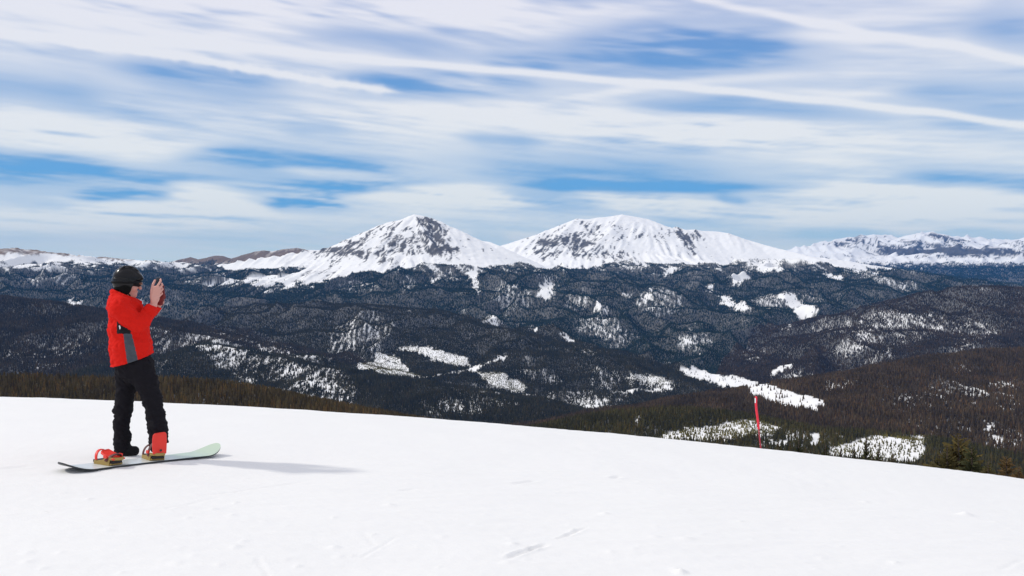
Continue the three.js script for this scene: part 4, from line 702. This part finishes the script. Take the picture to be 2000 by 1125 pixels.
  if (bins.far_underarm.length) part('underarm_panel', piece(bins.far_underarm), black, jacket);
  { const c = L(235, 636); let z = 0.4; while (z > 0 && jacketF(c[0], c[1], z) > 0) z -= 0.002; const g = new THREE.BoxGeometry(0.012, 0.034, 0.006); g.rotateZ(0.2); g.translate(c[0], c[1], z + 0.002); part('zip_tag', g, white, jacket); }

  const legR = [[L(274, 716, 0.08), 0.125], [L(288, 752, 0.11), 0.102], [L(299, 788, 0.15), 0.082], [L(304, 812, 0.18), 0.078], [L(309, 836, 0.20), 0.084], [L(311, 876, 0.22), 0.092]];
  const legL = [[L(250, 716, -0.08), 0.120], [L(246, 758, -0.08), 0.084], [L(241, 798, -0.07), 0.080], [L(237, 826, -0.07), 0.069], [L(239, 852, -0.07), 0.075], [L(241, 886, -0.07), 0.074]];
  const hemR = L(0, 869, 0.22)[1], hemL = groundHere(-0.1, -0.07) + 0.035;
  const trouserF = (x, y, z) => {
    const R = chain(x, y, z, legR, 0.03), Lg = chain(x, y, z, legL, 0.03);
    let s = smin(smin(R, Lg, 0.02), bone(x, y, z, L(258, 690), L(262, 716), 0.160, 0.155, 1.1), 0.04) + fold(x, y * 1.2, z, 0.012);
    s = Math.max(s, y - L(0, 672)[1]);
    return Math.max(s, x > 0.02 ? hemR - y : hemL - y);
  };
  const trousers = part('trousers', skin(trouserF, [-0.3, -0.05, -0.34], [0.36, L(0, 666)[1], 0.4], 0.0095), cloth, person);

  // boots
  const gl = groundHere(-0.1, -0.07), bootL = (x, y, z) => { let s = bone(x, y, z, [L(241, 0)[0], gl + 0.15, -0.07], [L(241, 0)[0], gl + 0.05, -0.07], 0.062, 0.058); s = smin(s, bone(x, y, z, [L(236, 0)[0], gl + 0.045, -0.07], [L(262, 0)[0], gl + 0.042, -0.05], 0.052, 0.046, 1.0), 0.03); return Math.max(s + fold(x, y, z, 0.003), gl + 0.004 - y); };
  part('boot', skin(bootL, [-0.24, gl - 0.02, -0.16], [0.08, gl + 0.24, 0.03], 0.007), black, person);
  const fr = L(308, 892, 0.24), bootR = (x, y, z) => { let s = bone(x, y, z, [fr[0], fr[1] + 0.2, fr[2] - 0.02], [fr[0], fr[1] + 0.07, fr[2]], 0.066, 0.062); s = smin(s, bone(x, y, z, [fr[0] + 0.01, fr[1] + 0.075, fr[2] + 0.01], [fr[0] - 0.03, fr[1] + 0.07, fr[2] - 0.17], 0.052, 0.045), 0.03); return Math.max(s, fr[1] + 0.032 - y); };
  part('boot', skin(bootR, [fr[0] - 0.2, fr[1] - 0.02, fr[2] - 0.26], [fr[0] + 0.12, fr[1] + 0.3, fr[2] + 0.12], 0.008), black, person);

  // head, in its own axes (x ahead, y up), turned down a little
  const hc = L(249.5, 553), tilt = -0.16, ct = Math.cos(tilt), st2 = Math.sin(tilt), toHead = (x, y, z) => { const a = x - hc[0], b = y - hc[1]; return [a * ct + b * st2, -a * st2 + b * ct, z]; };
  const headF = (X, Y, Z) => {
    const [x, y, z] = toHead(X, Y, Z), az = Math.abs(z);
    let s = ell(x, y, z, [0, 0.02, 0], [0.098, 0.105, 0.077]);
    s = smin(s, bone(x, y, z, [0.025, -0.05, 0], [0.062, -0.098, 0], 0.062, 0.036), 0.03);
    s = smin(s, ell(x, y, az, [0.055, -0.032, 0.038], [0.035, 0.03, 0.026]), 0.02);
    s = smin(s, bone(x, y, z, [0.092, 0.012, 0], [0.114, -0.030, 0], 0.010, 0.015), 0.014);
    s = smin(s, ell(x, y, z, [0.085, -0.062, 0], [0.017, 0.0075, 0.024]), 0.006); s = smin(s, ell(x, y, z, [0.083, -0.074, 0], [0.016, 0.008, 0.021]), 0.006);
    s = Math.max(s, -ell(x, y, z, [0.104, -0.0675, 0], [0.012, 0.003, 0.022]));
    s = smin(s, bone(x, y, az, [0.086, 0.034, 0.014], [0.074, 0.036, 0.05], 0.012, 0.011), 0.012);
    s = Math.max(s, -(ell(x, y, az, [0.098, 0.014, 0.033], [0.02, 0.014, 0.02]))); s = Math.min(s, Math.hypot(x - 0.079, y - 0.013, az - 0.033) - 0.012);
    s = smin(s, ell(x, y, az, [-0.006, -0.008, 0.08], [0.02, 0.03, 0.009]), 0.006);
    return smin(s, bone(X, Y, Z, L(242, 590), [hc[0] - 0.02, hc[1] - 0.05, 0], 0.062, 0.055), 0.03);
  };
  const inner = (x, y, z) => {                               // the body inside the clothes
    let s = chain(x, y, z, torso.slice(0, 5).map(([p, r], k) => [p, r * (k > 3 ? 0.5 : 0.72)]), 0.03, 1.05);
    for (const c of [armR, armL]) s = smin(s, chain(x, y, z, c.map(([p, r]) => [p, r * 0.66]), 0.02), 0.02);
    for (const c of [legR, legL]) s = smin(s, chain(x, y, z, c.slice(0, 5).map(([p, r], k) => [p, r * (k ? 0.7 : 0.55)]), 0.02), 0.03);
    return smin(s, bone(x, y, z, L(241, 596), L(242, 578), 0.06, 0.056), 0.03);
  };
  const fingers = [                                          // right hand: knuckle, middle, tip; wrapped round the near edge of the phone
    [L(309, 558, 0.122), L(314.5, 549, 0.105), L(313.5, 545, 0.062), 0.0098], [L(312, 564, 0.122), L(317.5, 557, 0.104), L(316.5, 554, 0.055), 0.0102], [L(313, 571, 0.122), L(318, 565.5, 0.104), L(317, 563, 0.054), 0.0100], [L(312.5, 578, 0.12), L(317, 574, 0.104), L(316, 572, 0.060), 0.0090],
  ];
  const handF = (x, y, z) => {
    let s = bone(x, y, z, L(300.5, 594, 0.125), L(302, 586, 0.125), 0.030, 0.031);
    let palm = bone(x, y, z, L(303.5, 583, 0.125), L(306, 566, 0.122), 0.037, 0.036); palm = Math.max(palm, Math.abs(z - 0.124) - 0.021);
    s = smin(s, palm, 0.022);
    for (const [a, b, c, r] of fingers) s = smin(s, Math.min(bone(x, y, z, L(307, 573, 0.122), a, r * 1.1, r * 1.15), bone(x, y, z, a, b, r * 1.1, r), bone(x, y, z, b, c, r, r * 0.85)), 0.006);
    const th = [L(297.5, 580, 0.124), L(297, 567, 0.118), L(299, 556, 0.102), L(303, 548, 0.075)];
    return smin(s, Math.min(bone(x, y, z, th[0], th[1], 0.019, 0.0145), bone(x, y, z, th[1], th[2], 0.0145, 0.012), bone(x, y, z, th[2], th[3], 0.012, 0.010)), 0.012);
  };
  const hb = L(306, 570, 0.1);
  const bodyGeo = mergeGeometries([skin(inner, [-0.32, 0.1, -0.36], [0.34, L(0, 570)[1], 0.36], 0.014), skin(headF, [hc[0] - 0.13, hc[1] - 0.19, -0.11], [hc[0] + 0.15, hc[1] + 0.15, 0.11], 0.0042), skin(handF, [hb[0] - 0.11, hb[1] - 0.16, 0.02], [hb[0] + 0.11, hb[1] + 0.15, 0.2], 0.0035)]);
  part('body', bodyGeo, skinM, person);

  // helmet, ear pads, goggles
  const helmetF = (X, Y, Z) => {
    const [x, y, z] = toHead(X, Y, Z);
    let s = ell(x, y, z, [-0.010, 0.028, 0], [0.130, 0.136, 0.110]);
    const groove = (c, w, a) => a * Math.exp(-((Math.abs(z) - c) ** 2) / (w * w)) * sstep(-0.10, -0.04, x) * sstep(0.11, 0.05, x) * sstep(0.05, 0.09, y);
    s += groove(0.03, 0.008, 0.008) + groove(0.066, 0.007, 0.007) + 0.005 * Math.exp(-((y - 0.035) ** 2) / 0.00003) * sstep(0.02, -0.05, x);
    s = smin(s, bone(x, y, z, [0.094, 0.066, 0.04], [0.094, 0.066, -0.04], 0.026, 0.026), 0.03);
    const rim = -0.080 + 0.018 * sstep(0.0, -0.08, x) + 0.122 * sstep(0.022, 0.072, x);
    s = Math.max(s, rim - y);
    return Math.max(s, -(ell(x, y, z, [-0.005, 0.01, 0], [0.104, 0.112, 0.084])));
  };
  const hLo = [hc[0] - 0.18, hc[1] - 0.14, -0.14], hHi = [hc[0] + 0.17, hc[1] + 0.2, 0.14];
  const helmet = part('helmet', skin(helmetF, hLo, hHi, 0.0052), shell, person);
  for (const [vx, vy, vz, rz] of [[0.055, 0.135, 0.045, -0.5], [0.0, 0.155, 0.05, 0], [-0.06, 0.135, 0.05, 0.5], [0.055, 0.135, -0.045, -0.5], [0.0, 0.155, -0.05, 0], [-0.06, 0.135, -0.05, 0.5]]) {
    const g = new THREE.CapsuleGeometry(0.006, 0.026, 4, 8); g.rotateZ(Math.PI / 2 + rz); const l = Math.hypot((vx + 0.01) / 0.13, (vy - 0.028) / 0.136, vz / 0.11), k = 1 / l, X = -0.01 + (vx + 0.01) * k, Y = 0.028 + (vy - 0.028) * k; g.translate(hc[0] + X * ct - Y * st2, hc[1] + X * st2 + Y * ct, vz * k); part('vent', g, black, helmet);
  }
  const padF = (X, Y, Z) => { const [x, y, z] = toHead(X, Y, Z), az = Math.abs(z); let s = ell(x, y, az, [-0.008, -0.05, 0.082], [0.048, 0.058, 0.026]); s = smin(s, ell(x, y, z, [-0.075, -0.055, 0], [0.036, 0.04, 0.07]), 0.03); return s; };
  part('ear_pad', skin(padF, [hc[0] - 0.15, hc[1] - 0.16, -0.14], [hc[0] + 0.08, hc[1] + 0.06, 0.14], 0.005), hairM, helmet);
  const strapGeo = new THREE.TubeGeometry(new THREE.CatmullRomCurve3([[0.012, -0.085, 0.085], [0.035, -0.105, 0.06], [0.045, -0.128, 0.02], [0.045, -0.130, -0.02], [0.035, -0.105, -0.06], [0.012, -0.085, -0.085]].map(([x, y, z]) => new THREE.Vector3(hc[0] + x * ct - y * st2, hc[1] + x * st2 + y * ct, z))), 30, 0.006, 6);
  part('chin_strap', strapGeo, black, helmet);
  const gogF = (X, Y, Z) => { const [x, y, z] = toHead(X, Y, Z); let s = ell(x, y, z, [0.052, 0.014, 0], [0.074, 0.044, 0.094]); s = Math.max(s, 0.03 - x); return Math.max(s, -(ell(x, y, z, [0.052, 0.014, 0], [0.058, 0.034, 0.080]))); };
  const goggles = part('goggles', skin(gogF, [hc[0] - 0.02, hc[1] - 0.1, -0.13], [hc[0] + 0.18, hc[1] + 0.12, 0.13], 0.0045), black, person);
  const lensF = (X, Y, Z) => { const [x, y, z] = toHead(X, Y, Z); let s = ell(x, y, z, [0.054, 0.014, 0], [0.0765, 0.033, 0.090]); s = Math.max(s, 0.062 - x); return Math.max(s, -(ell(x, y, z, [0.054, 0.014, 0], [0.071, 0.040, 0.085]))); };
  part('lens', skin(lensF, [hc[0] - 0.02, hc[1] - 0.1, -0.13], [hc[0] + 0.18, hc[1] + 0.12, 0.13], 0.0035), std(0.20, 0.075, 0.035, 0.12, { metalness: 0.4 }), goggles);
  const bandF = (X, Y, Z) => { const [x, y, z] = toHead(X, Y, Z); let s = Math.abs(ell(x, y, z, [-0.010, 0.028, 0], [0.1325, 0.1385, 0.1125])) - 0.0035; s = Math.max(s, Math.abs(y - 0.016 - 0.16 * (x - 0.05)) - 0.010, x - 0.07); return s; };
  part('goggle_strap', skin(bandF, hLo, hHi, 0.0045), matte(0.012, 0.012, 0.013), goggles);

  // gloved far hand on the other edge of the phone
  const gloveF = (x, y, z) => {
    let s = bone(x, y, z, L(313, 591, -0.07), L(315, 580, -0.06), 0.034, 0.034); let palm = bone(x, y, z, L(315.5, 580, -0.055), L(315, 569, -0.05), 0.035, 0.032); palm = Math.max(palm, Math.abs(z + 0.05) - 0.024); s = smin(s, palm, 0.02);
    for (let k = 0; k < 4; k++) { const y0 = 562 + k * 5.5; s = smin(s, Math.min(bone(x, y, z, L(316, 574, -0.05), L(318, y0, -0.045), 0.013, 0.013), bone(x, y, z, L(318, y0, -0.045), L(319.5, y0 - 2, -0.01), 0.012, 0.011)), 0.006); }
    return smin(s, Math.min(bone(x, y, z, L(311, 580, -0.05), L(307, 570, -0.04), 0.016, 0.014), bone(x, y, z, L(307, 570, -0.04), L(306, 562, -0.015), 0.014, 0.012)), 0.01);
  };
  const gb = L(315, 575, -0.05);
  part('glove', skin(gloveF, [gb[0] - 0.1, gb[1] - 0.14, -0.14], [gb[0] + 0.1, gb[1] + 0.12, 0.04], 0.0042), std(0.16, 0.012, 0.012, 0.8), person).userData.label = 'dark red glove on the far hand';
  const cord = new THREE.CatmullRomCurve3([L(321, 584, -0.04), L(322, 592, -0.03), L(318, 602, -0.02), L(312, 610, 0), L(308, 618, 0.02), L(304, 621, 0.03), L(303, 612, 0.05)].map((p) => new THREE.Vector3(...p)));
  part('glove_cord', new THREE.TubeGeometry(cord, 40, 0.0028, 5), std(0.25, 0.25, 0.27, 0.7), person);

  // the phone is a thing of its own
  const pc = new THREE.Vector3(...L(309, 555.5, 0.045)).applyAxisAngle(new THREE.Vector3(0, 1, 0), YAW).add(new THREE.Vector3(...pBase));
  const phone = thing('smartphone', pc.toArray()); phone.rotation.set(0, YAW + 0.42, 0);
  tag(phone, 'small dark phone held up in both hands of the person', 'phone');
  const round = (w, h, t, r) => { const s = new THREE.Shape(); s.moveTo(-w / 2 + r, -h / 2); s.lineTo(w / 2 - r, -h / 2); s.quadraticCurveTo(w / 2, -h / 2, w / 2, -h / 2 + r); s.lineTo(w / 2, h / 2 - r); s.quadraticCurveTo(w / 2, h / 2, w / 2 - r, h / 2); s.lineTo(-w / 2 + r, h / 2); s.quadraticCurveTo(-w / 2, h / 2, -w / 2, h / 2 - r); s.lineTo(-w / 2, -h / 2 + r); s.quadraticCurveTo(-w / 2, -h / 2, -w / 2 + r, -h / 2); const g = new THREE.ExtrudeGeometry(s, { depth: t, bevelEnabled: true, bevelSize: 0.0015, bevelThickness: 0.0015, bevelSegments: 2 }); g.translate(0, 0, -t / 2); g.rotateY(Math.PI / 2); return g; };
  part('case', round(0.064, 0.122, 0.013, 0.009), std(0.02, 0.02, 0.022, 0.3), phone);
  { const g = new THREE.BoxGeometry(0.001, 0.085, 0.052); g.translate(-0.0075, 0, 0); part('screen', g, std(0.03, 0.035, 0.04, 0.1), phone); }
  { const g = new THREE.CylinderGeometry(0.0055, 0.0055, 0.002, 16); g.rotateZ(Math.PI / 2); g.translate(0.0075, 0.045, 0.018); part('camera_lens', g, std(0.3, 0.3, 0.32, 0.2), phone); }
}

// ---------------------------------------------------------------- snowboard with its two bindings
{
  const tail = [-3.71, 7.32], nose = [-2.89, 8.62], g3 = (p) => new THREE.Vector3(p[0], slopeHeight(p[0], p[1]), -p[1]);
  const A = g3(tail), B = g3(nose), mid = [(tail[0] + nose[0]) / 2, (tail[1] + nose[1]) / 2], C = g3(mid), ax = B.clone().sub(A).normalize();
  const e = 0.05, nrm = new THREE.Vector3(-(slopeHeight(mid[0] + e, mid[1]) - slopeHeight(mid[0] - e, mid[1])) / (2 * e), 1, (slopeHeight(mid[0], mid[1] + e) - slopeHeight(mid[0], mid[1] - e)) / (2 * e));
  nrm.addScaledVector(ax, -nrm.dot(ax)).normalize();
  const zc = ax.clone().cross(nrm);
  const board = thing('snowboard', C.clone().addScaledVector(nrm, 0.010).toArray());
  board.quaternion.setFromRotationMatrix(new THREE.Matrix4().makeBasis(ax, nrm, zc));
  tag(board, 'pale green snowboard with two red bindings lying on the snow under the person', 'snowboard');
  const half = 0.80, lift = (s) => { const q = Math.max(0, Math.abs(s) - 0.57) / 0.23; return (s > 0 ? 0.085 : 0.06) * q * q; }, wide = (s) => { const f = Math.abs(s) / half, side = 0.124 + 0.022 * Math.min(1, (f / 0.76) ** 2); return f < 0.76 ? side : side * Math.sqrt(Math.max(0, 1 - ((f - 0.76) / 0.24) ** 2)); };
  const sheet = (y, flip, t0 = -1, t1 = 1) => { const pos = [], idx = [], NS = 90, NT = 8; for (let i = 0; i <= NS; i++) for (let j = 0; j <= NT; j++) { const s = Math.sin((i / NS - 0.5) * Math.PI) * half, t = lerp(t0, t1, j / NT) * wide(s); pos.push(s, y + lift(s), t); } for (let i = 0; i < NS; i++) for (let j = 0; j < NT; j++) { const a = i * (NT + 1) + j, b = a + 1, c = a + NT + 1, d = c + 1; if (flip) idx.push(a, c, b, b, c, d); else idx.push(a, b, c, b, d, c); } const g = new THREE.BufferGeometry(); g.setAttribute('position', new THREE.BufferAttribute(new Float32Array(pos), 3)); g.setIndex(idx); g.computeVertexNormals(); return g; };
  const wall = () => { const pos = [], idx = [], N = 180; for (let i = 0; i <= N; i++) { const a = i / N * 2 * Math.PI, s = Math.cos(a) * half, sg = Math.sin(a) >= 0 ? 1 : -1, t = wide(s) * sg; pos.push(s, lift(s), t, s, 0.011 + lift(s), t); } for (let i = 0; i < N; i++) { const a = i * 2; idx.push(a, a + 1, a + 2, a + 1, a + 3, a + 2); } const g = new THREE.BufferGeometry(); g.setAttribute('position', new THREE.BufferAttribute(new Float32Array(pos), 3)); g.setIndex(idx); g.computeVertexNormals(); return g; };
  const deckMat = new THREE.MeshPhysicalMaterial({ vertexColors: true, roughness: 0.42, clearcoat: 0.5, clearcoatRoughness: 0.2 });
  const deck = sheet(0.011, false); { const p = deck.attributes.position.array, c = new Float32Array(p.length); for (let i = 0; i < p.length; i += 3) { const f = sstep(0.12, 0.45, p[i] + 0.05 * noiseA(p[i] * 6, p[i + 2] * 9)); c[i] = lerp(0.66, 0.50, f); c[i + 1] = lerp(0.71, 0.63, f); c[i + 2] = lerp(0.70, 0.48, f); } deck.setAttribute('color', new THREE.BufferAttribute(c, 3)); }
  part('deck', deck, deckMat, board);
  part('base', mergeGeometries([sheet(0, true), wall()]), std(0.02, 0.025, 0.028, 0.45), board);
  const red = std(0.80, 0.03, 0.015, 0.45), gold = std(0.36, 0.24, 0.06, 0.5), black = std(0.015, 0.015, 0.016, 0.6), dark = std(0.10, 0.02, 0.018, 0.6);
  const arc = (r, h, a0, a1, y0, th, n = 22, flare = 0) => { const s = new THREE.Shape(); for (let i = 0; i <= n; i++) { const a = lerp(a0, a1, i / n); s[i ? 'lineTo' : 'moveTo'](Math.cos(a) * r, Math.sin(a) * r); } for (let i = n; i >= 0; i--) { const a = lerp(a0, a1, i / n); s.lineTo(Math.cos(a) * (r - th), Math.sin(a) * (r - th)); } const g = new THREE.ExtrudeGeometry(s, { depth: h, bevelEnabled: true, bevelSize: 0.002, bevelThickness: 0.002, bevelSegments: 2, steps: flare ? 6 : 1 }); g.rotateX(Math.PI / 2); g.translate(0, y0 + h, 0); return g; };   // arc in the x-z plane, opening set by the angles (z is the heel)
  const strapOver = (z, r, h, w, mat, parent, name, open = 0) => { const pts = []; for (let i = 0; i <= 10; i++) { const a = Math.PI * i / 10; pts.push(new THREE.Vector3(Math.cos(a) * r, 0.035 + Math.sin(a) * h * (1 - 0.2 * open), z + open * 0.05 * Math.sin(a))); } const c = new THREE.CatmullRomCurve3(pts), g = new THREE.TubeGeometry(c, 30, 0.5, 8); const p = g.attributes.position.array; const q = new THREE.Vector3(); for (let i = 0; i < p.length / 3; i++) { const k = Math.floor(i / 9), cen = c.getPointAt(Math.min(1, k / 30)); q.set(p[i * 3], p[i * 3 + 1], p[i * 3 + 2]).sub(cen); const oz = q.z; q.z = 0; q.multiplyScalar(0.006 / 0.5); p[i * 3] = cen.x + q.x; p[i * 3 + 1] = cen.y + q.y; p[i * 3 + 2] = cen.z + oz / 0.5 * w; } g.computeVertexNormals(); return part(name, g, mat, parent); };
  const binding = (x, turn, folded) => {
    const b = new THREE.Group(); b.name = 'binding'; b.position.set(x, 0.0125, 0); b.rotation.y = turn; board.add(b);
    // base tray with raised side rails, heel loop, footbed
    const rail = (sx) => { const s = new THREE.Shape(); s.moveTo(-0.10, 0); s.lineTo(0.085, 0); s.lineTo(0.085, 0.055); s.quadraticCurveTo(0.03, 0.065, 0, 0.04); s.quadraticCurveTo(-0.05, 0.03, -0.10, 0.03); const g = new THREE.ExtrudeGeometry(s, { depth: 0.006, bevelEnabled: true, bevelSize: 0.0015, bevelThickness: 0.0015, bevelSegments: 1 }); g.rotateY(-Math.PI / 2); g.translate(sx * 0.062 + 0.003, 0, 0); return g; };
    const tray = new THREE.BoxGeometry(0.126, 0.010, 0.20); tray.translate(0, 0.006, -0.008);
    const plate = [tray.toNonIndexed(), rail(1), rail(-1), arc(0.066, 0.020, 0, Math.PI, 0.048, 0.007).toNonIndexed()];
    const bar = new THREE.BoxGeometry(0.12, 0.012, 0.010); bar.translate(0, 0.012, 0.098); plate.push(bar.toNonIndexed());
    plate.forEach((g) => { for (const n of Object.keys(g.attributes)) if (!['position', 'normal'].includes(n)) g.deleteAttribute(n); });
    const loopShift = plate[3]; loopShift.translate(0, 0, 0.078);
    part('base_plate', mergeGeometries(plate), gold, b);
    const bed = new THREE.BoxGeometry(0.108, 0.022, 0.23); bed.translate(0, 0.022, -0.012); part('footbed', bed, black, b);
    // highback: a curved panel standing on the heel loop
    const s = new THREE.Shape(); s.moveTo(-0.058, 0); s.lineTo(0.058, 0); s.quadraticCurveTo(0.068, 0.09, 0.060, 0.165); s.quadraticCurveTo(0.055, 0.185, 0.03, 0.187); s.lineTo(-0.036, 0.180); s.quadraticCurveTo(-0.056, 0.178, -0.060, 0.155); s.quadraticCurveTo(-0.066, 0.08, -0.058, 0);
    const hb = new THREE.ExtrudeGeometry(s, { depth: 0.008, bevelEnabled: true, bevelSize: 0.002, bevelThickness: 0.002, bevelSegments: 2, curveSegments: 10 });
    { const p = hb.attributes.position.array; for (let i = 0; i < p.length; i += 3) p[i + 2] -= 5.5 * p[i] * p[i]; hb.computeVertexNormals(); }
    const back = part('highback', hb, red, b); back.position.set(0, 0.066, 0.142); back.rotation.x = folded ? -1.32 : -0.16;
    if (folded) back.position.set(0, 0.07, 0.13);
    const screw = new THREE.CylinderGeometry(0.011, 0.011, 0.004, 16); screw.rotateX(Math.PI / 2); screw.translate(0, 0.028, 0.0115); part('screw', screw, black, back);
    strapOver(0.045, 0.070, folded ? 0.075 : 0.125, 0.024, dark, b, 'ankle_strap', folded ? 1 : 0);
    strapOver(-0.075, 0.066, folded ? 0.070 : 0.085, 0.018, folded ? red : dark, b, 'toe_strap', folded ? -0.6 : 0);
    for (const sx of [-1, 1]) { const k = new THREE.BoxGeometry(0.012, 0.026, 0.04); k.translate(sx * 0.078, 0.075, 0.05); part('buckle', k, red, b); }
    return b;
  };
  binding(0.085, -0.24, false).userData.label = 'binding with upright red highback holding the right foot';
  binding(-0.36, 0.10, true).userData.label = 'empty binding with its highback folded down';
}
renderer.render(scene, camera);
